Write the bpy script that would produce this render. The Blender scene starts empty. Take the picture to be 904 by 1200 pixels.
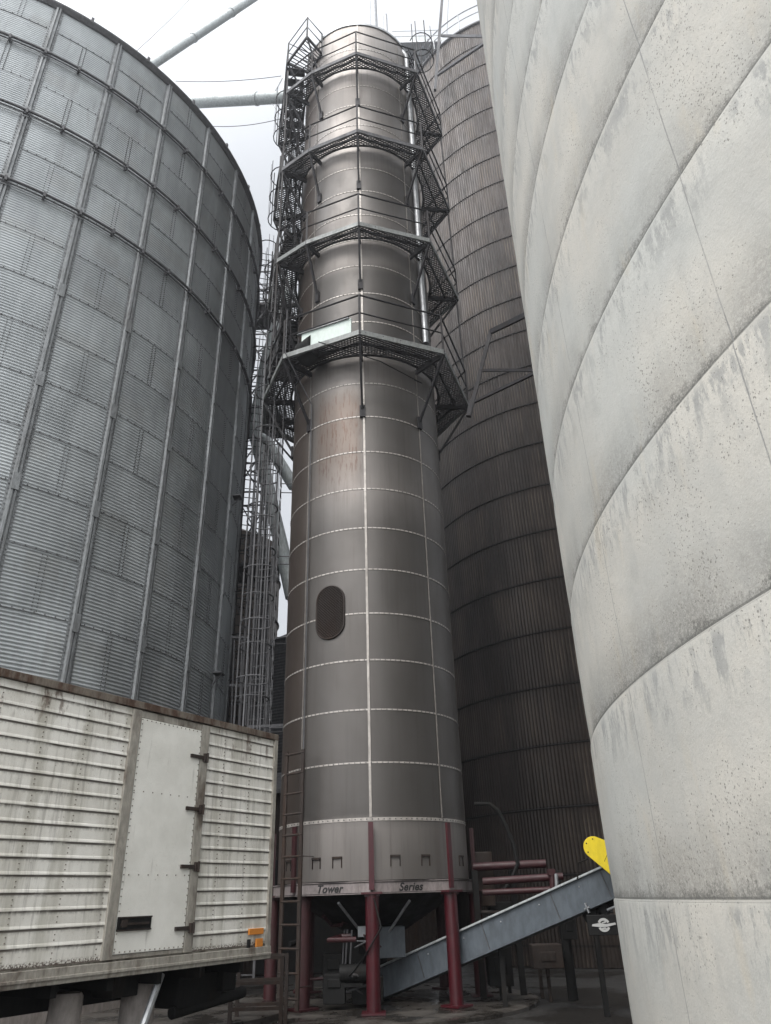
import bpy, math, random
from mathutils import Vector, Matrix
random.seed(7)
PI = math.pi; R_ = math.radians
scn = bpy.context.scene
C = scn.collection
# ------------------------------------------------------------------ camera
F = 860.0; VPX, VPY = 401.0, -1035.0; CAMZ = 1.6
_z = Vector((VPX-452, 600-VPY, -F)).normalized()
_f = Vector((0, 0, -1)); _y = (_f - _z*_f.dot(_z)).normalized(); _x = _y.cross(_z)
RM = Matrix((_x, _y, _z))
cam = bpy.data.cameras.new('camera'); camo = bpy.data.objects.new('camera', cam); C.objects.link(camo)
cam.sensor_fit = 'VERTICAL'; cam.sensor_height = 36; cam.lens = F/1200*36; cam.clip_end = 1000; cam.clip_start = .05
camo.matrix_world = Matrix.Translation((0, 0, CAMZ)) @ RM.to_4x4()
scn.camera = camo
def at(px, py, d):
    """world point seen in the photograph's direction (px,py) at horizontal distance d metres"""
    v = RM @ Vector((px-452, 600-py, -F)); h = math.hypot(v.x, v.y)
    return Vector((v.x/h*d, v.y/h*d, CAMZ+v.z/h*d))
# ------------------------------------------------------------------ materials
def mat(name, col=(.5,.5,.5), rough=.6, metal=0., spec=.5):
    m = bpy.data.materials.new(name); m.use_nodes = True
    b = m.node_tree.nodes['Principled BSDF']
    b.inputs['Base Color'].default_value = (*col, 1); b.inputs['Roughness'].default_value = rough
    b.inputs['Metallic'].default_value = metal; b.inputs['Specular IOR Level'].default_value = spec
    return m
class NT:
    def __init__(s, m): s.m = m; s.t = m.node_tree; s.b = s.t.nodes['Principled BSDF']
    def n(s, k, **kw):
        x = s.t.nodes.new(k)
        for a, v in kw.items(): setattr(x, a, v)
        return x
    def l(s, a, b): s.t.links.new(a, b)
    def val(s, x, v):
        if hasattr(v, 'is_linked') or hasattr(v, 'links'): s.l(v, x)
        else: x.default_value = v
    def math(s, op, a, b=0., c=0., clamp=False):
        x = s.n('ShaderNodeMath', operation=op); x.use_clamp = clamp
        s.val(x.inputs[0], a); s.val(x.inputs[1], b); s.val(x.inputs[2], c); return x.outputs[0]
    def coord(s, kind='Object'): return s.n('ShaderNodeTexCoord').outputs[kind]
    def mapp(s, v, sc=(1,1,1), loc=(0,0,0)):
        x = s.n('ShaderNodeMapping'); s.l(v, x.inputs[0]); x.inputs['Scale'].default_value = sc; x.inputs['Location'].default_value = loc; return x.outputs[0]
    def noise(s, v, scale=1., det=6., rough=.6, dist=0.):
        x = s.n('ShaderNodeTexNoise'); s.l(v, x.inputs['Vector']); x.inputs['Scale'].default_value = scale
        x.inputs['Detail'].default_value = det; x.inputs['Roughness'].default_value = rough; x.inputs['Distortion'].default_value = dist
        return x.outputs[0]
    def vor(s, v, scale=1., feat='F1'):
        x = s.n('ShaderNodeTexVoronoi', feature=feat); s.l(v, x.inputs['Vector']); x.inputs['Scale'].default_value = scale; return x.outputs['Distance']
    def ramp(s, f, stops):
        x = s.n('ShaderNodeMapRange'); x.interpolation_type = 'SMOOTHSTEP'
        s.l(f, x.inputs[0]); x.inputs[1].default_value = stops[0]; x.inputs[2].default_value = stops[1]
        x.inputs[3].default_value = stops[2]; x.inputs[4].default_value = stops[3]; return x.outputs[0]
    def mix(s, f, a, b):
        x = s.n('ShaderNodeMix', data_type='RGBA'); s.val(x.inputs[0], f)
        for i, v in ((6, a), (7, b)):
            if isinstance(v, tuple): x.inputs[i].default_value = (*v, 1)
            else: s.l(v, x.inputs[i])
        return x.outputs[2]
    def sep(s, v):
        x = s.n('ShaderNodeSeparateXYZ'); s.l(v, x.inputs[0]); return x.outputs
    def comb(s, a, b, c=0.):
        x = s.n('ShaderNodeCombineXYZ'); s.val(x.inputs[0], a); s.val(x.inputs[1], b); s.val(x.inputs[2], c); return x.outputs[0]
    def white(s, v):
        x = s.n('ShaderNodeTexWhiteNoise'); s.l(v, x.inputs['Vector']); return x.outputs['Value']
    def curve(s, f, pts):
        x = s.n('ShaderNodeValToRGB'); s.l(f, x.inputs[0]); e = x.color_ramp.elements
        while len(e) < len(pts): e.new(.5)
        for q, (p, v) in zip(e, pts):
            q.position = p; q.color = (v, v, v, 1) if not isinstance(v, tuple) else (*v, 1)
        return x.outputs[0]
    def bump(s, h, dist=.01, st=1.):
        x = s.n('ShaderNodeBump'); s.l(h, x.inputs['Height']); x.inputs['Distance'].default_value = dist; x.inputs['Strength'].default_value = st
        s.l(x.outputs[0], s.b.inputs['Normal'])
    def col(s, c): s.l(c, s.b.inputs['Base Color'])
    def rough(s, c): s.l(c, s.b.inputs['Roughness'])
def grimy(name, col, rough=.6, metal=0., var=.25, dirt=(.05,.035,.025), amount=.35, scale=3., lo=.5, hi=.75, zs=.4):
    m = mat(name, col, rough, metal); t = NT(m); v = t.mapp(t.coord(), (1,1,zs))
    n1 = t.noise(v, scale, 8, .65); n2 = t.noise(v, scale*6, 5, .6)
    f = t.ramp(n1, (lo, hi, 0, amount)); g = t.ramp(n2, (.3, .7, 1-var, 1+var*.4))
    c = t.mix(f, col, dirt)
    x = t.n('ShaderNodeVectorMath', operation='SCALE'); t.l(c, x.inputs[0]); t.l(g, x.inputs['Scale'])
    t.col(x.outputs[0]); t.rough(t.ramp(n1, (.3, .7, rough*.8, min(1, rough*1.2)))); t.bump(n2, .004, .6)
    return m
M = {}
M['galv'] = grimy('galvanised_steel', (.34,.35,.36), .5, .55)
M['galv_dark'] = grimy('weathered_steel', (.10,.10,.105), .65, .15)
M['rail'] = grimy('platform_steel', (.022,.021,.023), .6, .1)
M['rust'] = grimy('rusty_steel', (.038,.031,.028), .8, .1, dirt=(.05,.028,.018), amount=.6, lo=.4)
M['black'] = grimy('black_rubber', (.011,.011,.011), .7)
M['spout'] = grimy('grey_spout', (.40,.43,.43), .6, .2, amount=.15)
M['red'] = grimy('red_paint', (.05,.004,.008), .42, 0., dirt=(.05,.01,.012), amount=.7, lo=.45, hi=.7)
M['reddark'] = grimy('dull_red_paint', (.038,.007,.009), .55, 0., dirt=(.03,.012,.01), amount=.8)
M['conv'] = grimy('grey_blue_paint', (.085,.10,.115), .5, .0, dirt=(.06,.06,.06), amount=.35, scale=2)
M['yellow'] = grimy('yellow_paint', (.72,.55,.01), .5, 0., var=.1, amount=.1)
for k_ in ('black','rust','rail','galv_dark'): M[k_].node_tree.nodes['Principled BSDF'].inputs['Specular IOR Level'].default_value = .2
M['mark'] = mat('emblem_paint', (.42,.42,.41), .6)
M['letter'] = mat('black_letter_paint', (.012,.012,.012), .6)
M['amber'] = mat('amber_plastic', (.55,.20,.03), .45)
M['beamwhite'] = grimy('dirty_white_beam', (.23,.20,.195), .6, .0, amount=.6, scale=4)
M['column'] = grimy('old_concrete_column', (.30,.27,.25), .9, 0, amount=.4)
M['frp'] = grimy('pale_green_panel', (.45,.52,.48), .4, 0., var=.08, amount=.12)
# ------------------------------------------------------------------ mesh builder
class MB:
    def __init__(s): s.v = []; s.f = []; s.mats = []
    def sub(s, m2): s.mats.append((len(s.f), m2)); return s
    def add(s, vs, fs):
        k = len(s.v); s.v += [tuple(p) for p in vs]; s.f += [tuple(i+k for i in f) for f in fs]; return s
    def box(s, c, sx, sy, sz, X=None, Y=None, Z=None):
        X = Vector(X or (1,0,0)); Y = Vector(Y or (0,1,0)); Z = Vector(Z or (0,0,1)); c = Vector(c)
        vs = [c+X*(a*sx/2)+Y*(b*sy/2)+Z*(d*sz/2) for d in (-1,1) for b in (-1,1) for a in (-1,1)]
        return s.add(vs, [(0,2,3,1),(4,5,7,6),(0,1,5,4),(2,6,7,3),(0,4,6,2),(1,3,7,5)])
    def bar(s, a, b, w=.04, h=None, up=(0,0,1)):
        a = Vector(a); b = Vector(b); d = b-a; L = d.length
        if L < 1e-5: return s
        d /= L; up = Vector(up)
        if abs(d.dot(up)) > .98: up = Vector((1,0,0)) if abs(d.x) < .9 else Vector((0,1,0))
        x = d.cross(up).normalized(); y = x.cross(d)
        return s.box((a+b)/2, w, L, h or w, x, d, y)
    def tube(s, pts, r, n=8, closed=False, caps=True, rs=None):
        pts = [Vector(p) for p in pts]; m = len(pts); vs = []; fs = []; prev = None
        for i, p in enumerate(pts):
            if closed: t = pts[(i+1) % m]-pts[i-1]
            else: t = pts[min(i+1, m-1)]-pts[max(i-1, 0)]
            t.normalize()
            if prev is None:
                u = Vector((0,0,1)) if abs(t.z) < .9 else Vector((1,0,0)); x = t.cross(u).normalized()
            else: x = (prev - t*prev.dot(t)).normalized()
            prev = x; y = t.cross(x); q = rs[i] if rs else r
            vs += [p + (x*math.cos(2*PI*k/n)+y*math.sin(2*PI*k/n))*q for k in range(n)]
        for i in range(m if closed else m-1):
            j = (i+1) % m
            fs += [(i*n+k, i*n+(k+1) % n, j*n+(k+1) % n, j*n+k) for k in range(n)]
        if caps and not closed: fs += [tuple(range(n))[::-1], tuple((m-1)*n+k for k in range(n))]
        return s.add(vs, fs)
    def prism(s, poly, o, X, Y, Z, th):
        """outline poly in the X,Y plane at o, thickness th along Z"""
        o = Vector(o); X = Vector(X); Y = Vector(Y); Z = Vector(Z); n = len(poly)
        a = [o+X*p[0]+Y*p[1] for p in poly]; b = [q+Z*th for q in a]
        return s.add(a+b, [tuple(range(n))[::-1], tuple(range(n, 2*n))]+[(i, (i+1) % n, n+(i+1) % n, n+i) for i in range(n)])
    def lathe(s, c, prof, n=64, a0=0., a1=2*PI, closed=True, uvR=None):
        """prof: (r,z) from bottom to top about vertical axis through c"""
        k0 = len(s.v); m = len(prof); N = n if closed else n+1
        for j in range(N):
            a = a0+(a1-a0)*j/n; ca, sa = math.cos(a), math.sin(a)
            for r, z in prof: s.v.append((c[0]+r*ca, c[1]+r*sa, z))
        for j in range(n):
            q = (j+1) % N
            for i in range(m-1): s.f.append((k0+j*m+i, k0+q*m+i, k0+q*m+i+1, k0+j*m+i+1))
        return s
    def build(s, name, m, parent=None, smooth=None, bev=0., uvcyl=None):
        me = bpy.data.meshes.new(name); o = bpy.data.objects.new(name, me); C.objects.link(o)
        off = Vector((0,0,0))
        if parent is not None:
            o.parent = parent; off = parent.get('_o', None); off = Vector(off) if off else Vector((0,0,0)); 
        o['_o'] = tuple(off)
        me.from_pydata([tuple(Vector(p)-off) for p in s.v] if off.length else s.v, [], s.f)
        me.materials.append(m)
        if s.mats:
            ends = [k for k, _ in s.mats[1:]]+[len(s.f)]
            for j, ((k0, m2), k1) in enumerate(zip(s.mats, ends)):
                me.materials.append(m2)
                for p_ in me.polygons[k0:k1]: p_.material_index = j+1
        if uvcyl:
            cx, cy, R = uvcyl[:3]; b0 = uvcyl[3] if len(uvcyl) > 3 else -PI; u = me.uv_layers.new(name='UVMap'); data = [0.]*(len(me.loops)*2); k = 0
            for f in s.f:
                az = [(math.atan2(s.v[i][1]-cy, s.v[i][0]-cx)-b0) % (2*PI)+b0 for i in f]
                if max(az)-min(az) > PI: az = [a+2*PI if a < b0+PI else a for a in az]
                for i, a in zip(f, az): data[k] = a*R; data[k+1] = s.v[i][2]; k += 2
            u.data.foreach_set('uv', data)
        me.update()
        if smooth is not None:
            me.shade_smooth()
            if smooth < 3: me.set_sharp_from_angle(angle=smooth)
        if bev:
            b = o.modifiers.new('bevel', 'BEVEL'); b.width = bev; b.segments = 2; b.limit_method = 'ANGLE'
        return o
def empty(name, label, cat, loc=(0,0,0), group=None):
    o = bpy.data.objects.new(name, None); C.objects.link(o); o.location = loc; o['_o'] = tuple(loc)
    o['label'] = label; o['category'] = cat
    if group: o['group'] = group
    return o
def tag(o, label, cat, group=None):
    o['label'] = label; o['category'] = cat
    if group: o['group'] = group
    return o
def base(o):
    """move a single-mesh thing's origin to the base of its mesh"""
    me = o.data; xs = [v.co.copy() for v in me.vertices]
    b = Vector(((min(p.x for p in xs)+max(p.x for p in xs))/2, (min(p.y for p in xs)+max(p.y for p in xs))/2, min(p.z for p in xs)))
    me.transform(Matrix.Translation(-b)); o.location = b; return o
def kind(o, k='structure'): o['kind'] = k; return o

# ================================================================== GROUND
mg = mat('wet_yard', (.03,.028,.026), .5); t = NT(mg); v = t.coord()
n1 = t.noise(v, .5, 8, .6); n2 = t.noise(v, 14, 6, .7)
t.col(t.mix(t.ramp(n2, (.35,.7,0,1)), (.010,.009,.008), (.028,.025,.022)))
t.rough(t.ramp(n1, (.42,.56,.3,.9))); t.bump(n2, .03, .8)
g = MB(); g.add([(-95,-95,0),(95,-95,0),(95,95,0),(-95,95,0)], [(0,1,2,3)]); kind(g.build('ground', mg))
mp = mat('wet_concrete', (.09,.08,.07), .4); t = NT(mp); v = t.coord()
n1 = t.noise(v, 1.3, 8, .65); n2 = t.noise(v, 20, 5, .6)
t.col(t.mix(t.ramp(n1, (.35,.65,0,1)), (.02,.018,.016), (.06,.053,.046))); t.rough(t.ramp(n1, (.4,.6,.15,.7))); t.bump(n2, .006, .5)
TC = Vector((15*math.sin(R_(-1.63)), 15*math.cos(R_(-1.63)), 0)); TR = 1.737
p = MB(); p.lathe(TC, [(2.75,0.0),(2.75,.05),(2.7,.06),(0.01,.07)], 64); kind(p.build('foundation_pad', mp, smooth=.6))
p = MB(); p.lathe((-3.5,13.4,0), [(1.75,0.0),(1.75,.14),(1.7,.16),(0.01,.165)], 64); kind(p.build('foundation_pad', mp, smooth=.6))

# ================================================================== LEFT CORRUGATED BIN
BC = Vector((-12.21, 17.44, 0)); BR = 8.10; EAVE = 22.05
bin_ = empty('grain_bin', 'huge galvanised corrugated round bin with vertical stiffeners, left behind the white trailer', 'grain bin', BC)
seamz = [15.47-1.165*k for k in range(0, 14)][::-1] + [16.6, 17.75, 18.89, 20.03, 21.04, EAVE]
mb = mat('corrugated_galvanised', (.3,.3,.31), .5, .42); t = NT(mb); uv = t.coord('UV'); s = t.sep(uv)
PW = 2*PI*BR/33
ush = t.math('ADD', s[0], R_(47.4)*BR)
iv = t.math('FLOOR', t.math('DIVIDE', t.math('SUBTRACT', s[1], 15.47), 1.158))
iu = t.math('FLOOR', t.math('DIVIDE', t.math('ADD', ush, t.math('MULTIPLY', t.math('MODULO', t.math('ADD', iv, 40), 2), PW/2)), PW/1.0))
r1 = t.white(t.comb(iu, iv)); 
n1 = t.noise(t.mapp(t.coord(), (1,1,.6)), .9, 8, .65); n2 = t.noise(t.mapp(t.coord(), (1,1,.15)), 6, 6, .6)
patch = t.vor(t.mapp(t.coord(), (.45,.45,.7)), 1.0)
tone = t.math('ADD', t.math('ADD', t.math('MULTIPLY', r1, .026), .032), t.math('MULTIPLY', n1, .16)); tone = t.math('ADD', tone, t.math('MULTIPLY', n2, .05))
c = t.mix(t.ramp(tone, (.09,.23,0,1)), (.25,.268,.275), (.50,.53,.54))
wr = t.white(t.comb(t.math('FLOOR', t.math('MULTIPLY', s[0], 1.6)), t.math('FLOOR', t.math('MULTIPLY', s[1], 2.2)), 3.))
c = t.mix(t.ramp(wr, (.86,.87,0,.16)), c, (.26,.25,.22))
rs = t.ramp(t.noise(t.mapp(t.coord(), (3,3,.25)), 2, 6, .6), (.62,.75,0,.25)); c = t.mix(rs, c, (.17,.16,.15))
t.col(c); t.rough(t.ramp(n1, (.3,.7,.45,.66)))
# sheet profile: waves with laps
prof = []; pitch = .0705; z = 0.3
nz = int((EAVE-.3)/pitch)
for i in range(nz*6+1):
    z = .3+(EAVE-.3)*i/(nz*6); prof.append((BR+.0085*math.cos(2*PI*i/6), z))
w = MB(); w.lathe(BC, prof, 33*4); nf = len(w.f)
bolt = grimy('bolt_steel', (.10,.10,.10), .5, .5)
for k in range(33):
    a = R_(-47.4+360/33*k)
    if math.cos(a-math.atan2(-BC.y, -BC.x)) < .2: continue
    for i in range(len(seamz)-1):
        if i % 2 == k % 2: continue
        b = a+R_(360/66); Xb = Vector((math.cos(b), math.sin(b), 0)); Tb = Vector((-math.sin(b), math.cos(b), 0))
        z = seamz[i]+.05
        while z < seamz[i+1]-.03:
            for u in (-.045, .045): w.box(BC+Xb*(BR+.018)+Tb*u+Vector((0,0,z)), .016, .018, .018, Xb, Tb)
            z += .07
wo = w.build('wall', mb, bin_, smooth=4, uvcyl=(BC.x, BC.y, BR)); wo.data.materials.append(bolt)
for p_ in wo.data.polygons[nf:]: p_.material_index = 1
def ringpts(c, r, z, n=132): return [(c[0]+r*math.cos(2*PI*k/n), c[1]+r*math.sin(2*PI*k/n), z) for k in range(n)]
def rad(c, a, r, z): return Vector((c[0]+r*math.cos(a), c[1]+r*math.sin(a), z))
mseam = grimy('sheet_lap_steel', (.17,.175,.18), .6, .3)  # darker grey steel for the lap lips and their bolts
bolt = grimy('bolt_steel', (.10,.10,.10), .5, .5)
# lap edges (thin projecting lips)
for k, z in enumerate(seamz[:-1]):
    if z < .6: continue
    q = MB(); q.lathe(BC, [(BR+.007,z),(BR+.014,z+.002),(BR+.014,z+.014),(BR+.007,z+.02)], 132)
    if -80 < 0:
        for j in range(-66, 14):   # lap bolts on the side that can be seen
            a = R_(j*1.35); q.box(rad(BC, a, BR+.016, z+.03), .02, .02, .02, (math.cos(a),math.sin(a),0), (-math.sin(a),math.cos(a),0))
    q.build('sheet_lap', mseam, bin_)
mstf = grimy('stiffener_steel', (.20,.21,.215), .65, .35)
for k in range(33):
    a = R_(-47.4+360/33*k); X = Vector((math.cos(a), math.sin(a), 0)); T = Vector((-math.sin(a), math.cos(a), 0))
    q = MB(); z0, z1 = .3, EAVE-.08
    sec = [(-.125,.012),(-.075,.014),(-.055,.065),(-.018,.070),(-.012,.03),(.012,.03),(.018,.070),(.055,.065),(.075,.014),(.125,.012),(.125,.006),(-.125,.006)]
    pr = [(u, w_) for u, w_ in sec]
    q.prism(pr, BC+X*BR+Vector((0,0,z0)), T, X, (0,0,1), z1-z0)
    vis = math.cos(a-math.atan2(-BC.y, -BC.x)) > .25
    if vis:
        z = z0+.05
        while z < z1:
            for u in (-.1, .1): q.box(BC+X*(BR+.018)+T*u+Vector((0,0,z)), .02, .02, .02, X, T)
            z += .105
    for z in seamz[1:-1:2]:     # splice sleeves
        if z > 1: q.box(BC+X*(BR+.072)+Vector((0,0,z)), .02, .13, .34, X, T)
    q.build('stiffener', mstf, bin_)
for z in (15.47, 17.75, 20.03):
    q = MB(); q.tube(ringpts(BC, BR+.11, z), .032, 8, closed=True); q.tube(ringpts(BC, BR+.10, z-.10), .018, 6, closed=True)
    for k in range(66):
        a = R_(-47.4+360/66*k); X = Vector((math.cos(a), math.sin(a), 0)); T = Vector((-math.sin(a), math.cos(a), 0))
        q.box(BC+X*(BR+.08)+Vector((0,0,z-.03)), .14, .05, .14, X, T)
    q.build('wind_ring', M['galv_dark'], bin_, smooth=.8)
q = MB(); q.lathe(BC, [(BR+.01,EAVE-.14),(BR+.05,EAVE-.12),(BR+.12,EAVE-.02),(BR+.13,EAVE+.03),(BR-.2,EAVE+.12)], 132)
for k in range(33):
    a = R_(-47.4+360/33*(k+.5)); X = Vector((math.cos(a), math.sin(a), 0)); T = Vector((-math.sin(a), math.cos(a), 0))
    q.box(BC+X*(BR+.10)+Vector((0,0,EAVE+.07)), .05, .07, .2, X, T)
q.build('eave_ring', M['galv_dark'], bin_)
q = MB(); q.lathe(BC, [(BR,EAVE),(.9,EAVE+4.2),(.9,EAVE+4.7),(.01,EAVE+4.9)], 66); q.build('roof', M['galv'], bin_, smooth=.4)
q = MB(); q.lathe(BC, [(BR+.3,0),(BR+.3,.3),(BR-.1,.32)], 96); q.build('concrete_base', M['column'], bin_, smooth=.6)
def clampbracket(c, a, z):  # lip brackets seen on the silhouette
    X = Vector((math.cos(a), math.sin(a), 0)); T = Vector((-math.sin(a), math.cos(a), 0))
    q = MB(); q.box(c+X*(BR+.16)+Vector((0,0,z)), .22, .3, .03, X, T); q.bar(c+X*(BR+.25)+Vector((0,0,z)), c+X*(BR+.03)+Vector((0,0,z-.25)), .03); q.build('bracket', M['galv_dark'], bin_)
clampbracket(BC, R_(-2), 11.2); clampbracket(BC, R_(-5), 6.3)

# ================================================================== CONCRETE SILO
SC = Vector((10.515, 4.66, 0)); SR = 9.01
silo = empty('concrete_silo', 'massive pale grey concrete silo with stained pour joints filling the right side', 'silo', SC)
mc = mat('stained_concrete', (.5,.5,.48), .9); t = NT(mc); uv = t.coord('UV'); s = t.sep(uv); oc = t.coord()
H = 1.195
vv = t.math('DIVIDE', t.math('SUBTRACT', s[1], 1.55-2*H), H)
wob = t.noise(t.mapp(oc, (1,1,.2)), 2.2, 4, .5)
fr = t.math('FRACT', vv)                         # 0 at joint (bottom of a lift) .. 1 below the next joint
lift = t.math('FLOOR', vv)
n1 = t.noise(oc, .8, 8, .6); n2 = t.noise(oc, 5, 8, .7); n3 = t.noise(oc, 60, 4, .6)
nl = t.noise(t.comb(t.math('MULTIPLY', s[0], .9), t.math('MULTIPLY', lift, 7.3)), 1.3, 4, .6)
c = t.mix(t.ramp(n1, (.3,.7,0,1)), (.40,.395,.365), (.52,.495,.44))
c = t.mix(t.ramp(t.noise(oc, .45, 3, .5), (.45,.65,0,.6)), c, (.44,.455,.435))
c = t.mix(t.ramp(n2, (.35,.75,0,.35)), c, (.42,.42,.40))
# vertical soft streaking
st = t.noise(t.comb(t.math('MULTIPLY', s[0], 6.), t.math('MULTIPLY', s[1], .35)), 1.6, 7, .65)
c = t.mix(t.ramp(st, (.52,.74,0,.22)), c, (.36,.36,.34))
# grime band above each joint, ragged
frw = t.math('ADD', fr, t.math('MULTIPLY', t.math('SUBTRACT', n2, .5), .30))
lr = t.white(t.comb(lift, 4.)); sp = t.noise(oc, 38, 7, .8); fine = t.noise(oc, 110, 3, .7)
amp = t.math('MULTIPLY', t.ramp(nl, (.33,.58,.15,1)), t.math('ADD', t.math('MULTIPLY', lr, .5), .5))
nar = t.math('MULTIPLY', t.ramp(frw, (0.0,.12,1,0)), t.ramp(nl, (.30,.50,.35,1)))
wid = t.math('MULTIPLY', t.ramp(frw, (.02,.42,1,0)), t.math('MULTIPLY', amp, .72))
gb = t.math('MAXIMUM', nar, wid)
gbs = t.math('MULTIPLY', gb, t.ramp(t.math('ADD', t.math('MULTIPLY', sp, .6), t.math('MULTIPLY', fine, .4)), (.36,.58,.2,1)))
c = t.mix(t.math('MULTIPLY', gbs, .88), c, (.095,.093,.086))
# short dark runs below each joint
sn = t.noise(t.comb(t.math('MULTIPLY', s[0], 6.), t.math('MULTIPLY', s[1], 1.8), t.math('MULTIPLY', lift, 3.1)), 1.5, 9, .78)
below = t.ramp(t.math('ADD', t.math('SUBTRACT', 1, fr), t.math('MULTIPLY', t.math('SUBTRACT', n2, .5), .5)), (.05,.42,1,0)); below = t.math('MULTIPLY', below, t.ramp(t.math('SUBTRACT', 1, fr), (.0,.07,.15,1)))
nl2 = t.noise(t.comb(t.math('MULTIPLY', s[0], .6), t.math('MULTIPLY', lift, 11.3)), 1.7, 3, .6)
run = t.math('MULTIPLY', t.math('MULTIPLY', t.ramp(sn, (.47,.56,0,1)), below), t.ramp(nl2, (.36,.52,0,1)))
c = t.mix(t.math('MULTIPLY', run, .70), c, (.22,.225,.22))
# ochre run-off
oc2 = t.math('MULTIPLY', t.ramp(t.noise(t.comb(t.math('MULTIPLY', s[0], 3.), t.math('MULTIPLY', s[1], .8), 4.), 1.4, 5, .6), (.58,.75,0,1)), .25)
c = t.mix(oc2, c, (.50,.42,.29))
# bug holes / pits
pv = t.vor(t.mapp(oc, (1,1,1)), 34.); ps = t.noise(oc, 22, 2, .5); pc = t.noise(oc, 1.6, 4, .6)
thr = t.math('MULTIPLY', t.ramp(pc, (.36,.66,.04,.25)), t.ramp(ps, (.38,.58,0,1)))
pit = t.math('LESS_THAN', pv, thr)
pv2 = t.vor(t.mapp(oc, (1,1,.7), (3,1,7)), 75.); pit2 = t.math('LESS_THAN', pv2, t.math('MULTIPLY', t.ramp(pc, (.36,.64,.03,.28)), t.ramp(t.noise(oc, 45, 2, .5), (.40,.58,0,1))))
pits = t.math('MAXIMUM', pit, pit2)
c = t.mix(t.math('MULTIPLY', pits, .68), c, (.14,.135,.12))
gr = t.noise(oc, 85, 5, .7); c = t.mix(t.ramp(gr, (.45,.75,0,.35)), c, (.30,.295,.27))
mo = t.noise(t.mapp(oc, (1,1,.5)), 3.2, 8, .75); c = t.mix(t.ramp(mo, (.50,.68,0,.30)), c, (.30,.30,.285))
# joint line and vertical form joints
jl = t.math('MAXIMUM', t.math('LESS_THAN', t.math('ADD', fr, t.math('MULTIPLY', t.math('SUBTRACT', sp, .5), .008)), .0085), t.math('GREATER_THAN', fr, .988))
vj = t.math('ABSOLUTE', t.math('SUBTRACT', t.math('MODULO', t.math('ADD', t.math('ADD', s[0], t.math('MULTIPLY', t.math('SUBTRACT', wob, .5), .02)), R_(168+360)*SR), R_(12.)*SR), 0.))
vjl = t.math('MULTIPLY', t.math('LESS_THAN', vj, .009), t.ramp(t.noise(oc, 1.2, 3, .6), (.36,.5,.35,.85)))
c = t.mix(t.math('MULTIPLY', jl, .55), c, (.12,.12,.11)); c = t.mix(vjl, c, (.24,.24,.23))
t.col(c)
hgt = t.math('SUBTRACT', t.math('ADD', t.math('MULTIPLY', n3, .15), t.math('MULTIPLY', n2, .7)), t.math('MULTIPLY', pits, .5))
hgt = t.math('SUBTRACT', hgt, t.math('MULTIPLY', vjl, .5)); t.bump(hgt, .012, .8)
zj = [1.55+H*k for k in range(-1, 25)]
prof = [(SR-.02, 0)]
for k, z in enumerate(zj):
    prof += [(SR-.010, z), (SR-.008, z+.008), (SR-.009, z+.05), (SR-.006, z+.13), (SR-.002, z+.27), (SR, z+.45), (SR+.002, z+.8), (SR+.001, z+H-.03), (SR-.001, z+H-.012), (SR-.010, z+H-.002)]
prof.append((SR, zj[-1]+H))
w = MB(); w.lathe(SC, prof, 360)
rr = random.Random(3)
w.build('wall', mc, silo, smooth=.35, uvcyl=(SC.x, SC.y, SR, 0.))
ztop = zj[-1]+H
q = MB(); q.lathe(SC, [(SR,ztop),(SR+.15,ztop+.02),(SR+.15,ztop+.35),(.01,ztop+3.2)], 96); q.build('roof', M['column'], silo, smooth=.5)

# ================================================================== BROWN STEEL SILO
ph = R_(15.63); NC = Vector((26*math.sin(ph), 26*math.cos(ph), 0)); NR = 5.41; NTOP = 38.0
brown = empty('steel_silo', 'tall brown vertically ribbed steel silo behind the dryer tower, with a handrail round its top', 'silo', NC)
mbs = mat('brown_ribbed_steel', (.08,.06,.05), .6, .2); t = NT(mbs); uv = t.coord('UV'); s = t.sep(uv); oc = t.coord()
iv = t.math('FLOOR', t.math('DIVIDE', t.math('SUBTRACT', s[1], .43), 1.56)); fr = t.math('FRACT', t.math('DIVIDE', t.math('SUBTRACT', s[1], .43), 1.56))
sn = t.noise(t.comb(t.math('MULTIPLY', s[0], 9.), t.math('MULTIPLY', s[1], 1.1), t.math('MULTIPLY', iv, 5.)), .9, 6, .65)
blk = t.noise(t.comb(t.math('MULTIPLY', s[0], .8), t.math('MULTIPLY', iv, 3.7)), 1., 3, .6)
rib = t.math('COSINE', t.math('MULTIPLY', s[0], 2*PI*340/(2*PI*NR)))
c = t.mix(t.ramp(t.noise(oc, .6, 6, .6), (.3,.7,0,1)), (.030,.023,.020), (.050,.038,.032))
dust = t.math('MULTIPLY', t.math('MULTIPLY', t.ramp(blk, (.44,.56,0,1)), t.ramp(rib, (.0,.9,0,1))), t.ramp(t.math('ABSOLUTE', t.math('SUBTRACT', fr, .5)), (.25,.49,1,0)))
dust = t.math('MULTIPLY', dust, t.ramp(sn, (.38,.6,.2,1)))
c = t.mix(t.math('MULTIPLY', dust, .6), c, (.19,.155,.12))
wear = t.ramp(t.noise(t.mapp(oc, (1,1,.3)), 1.6, 6, .65), (.55,.75,0,.35)); c = t.mix(wear, c, (.10,.085,.07)); c = t.mix(t.ramp(t.noise(t.mapp(oc, (1,1,.2)), .9, 7, .7), (.50,.62,0,.6)), c, (.018,.014,.012))
c = t.mix(t.math('LESS_THAN', fr, .03), c, (.015,.012,.011))
t.col(c); t.rough(t.ramp(sn, (.3,.7,.45,.7)))
N_ = 340*4; bz = [.0]+[.43+1.56*k for k in range(1, 24)]+[NTOP]
w = MB(); lv = []
for i in range(len(bz)-1): lv += [(bz[i]+.014, -.012), (bz[i+1], .016)]
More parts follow.
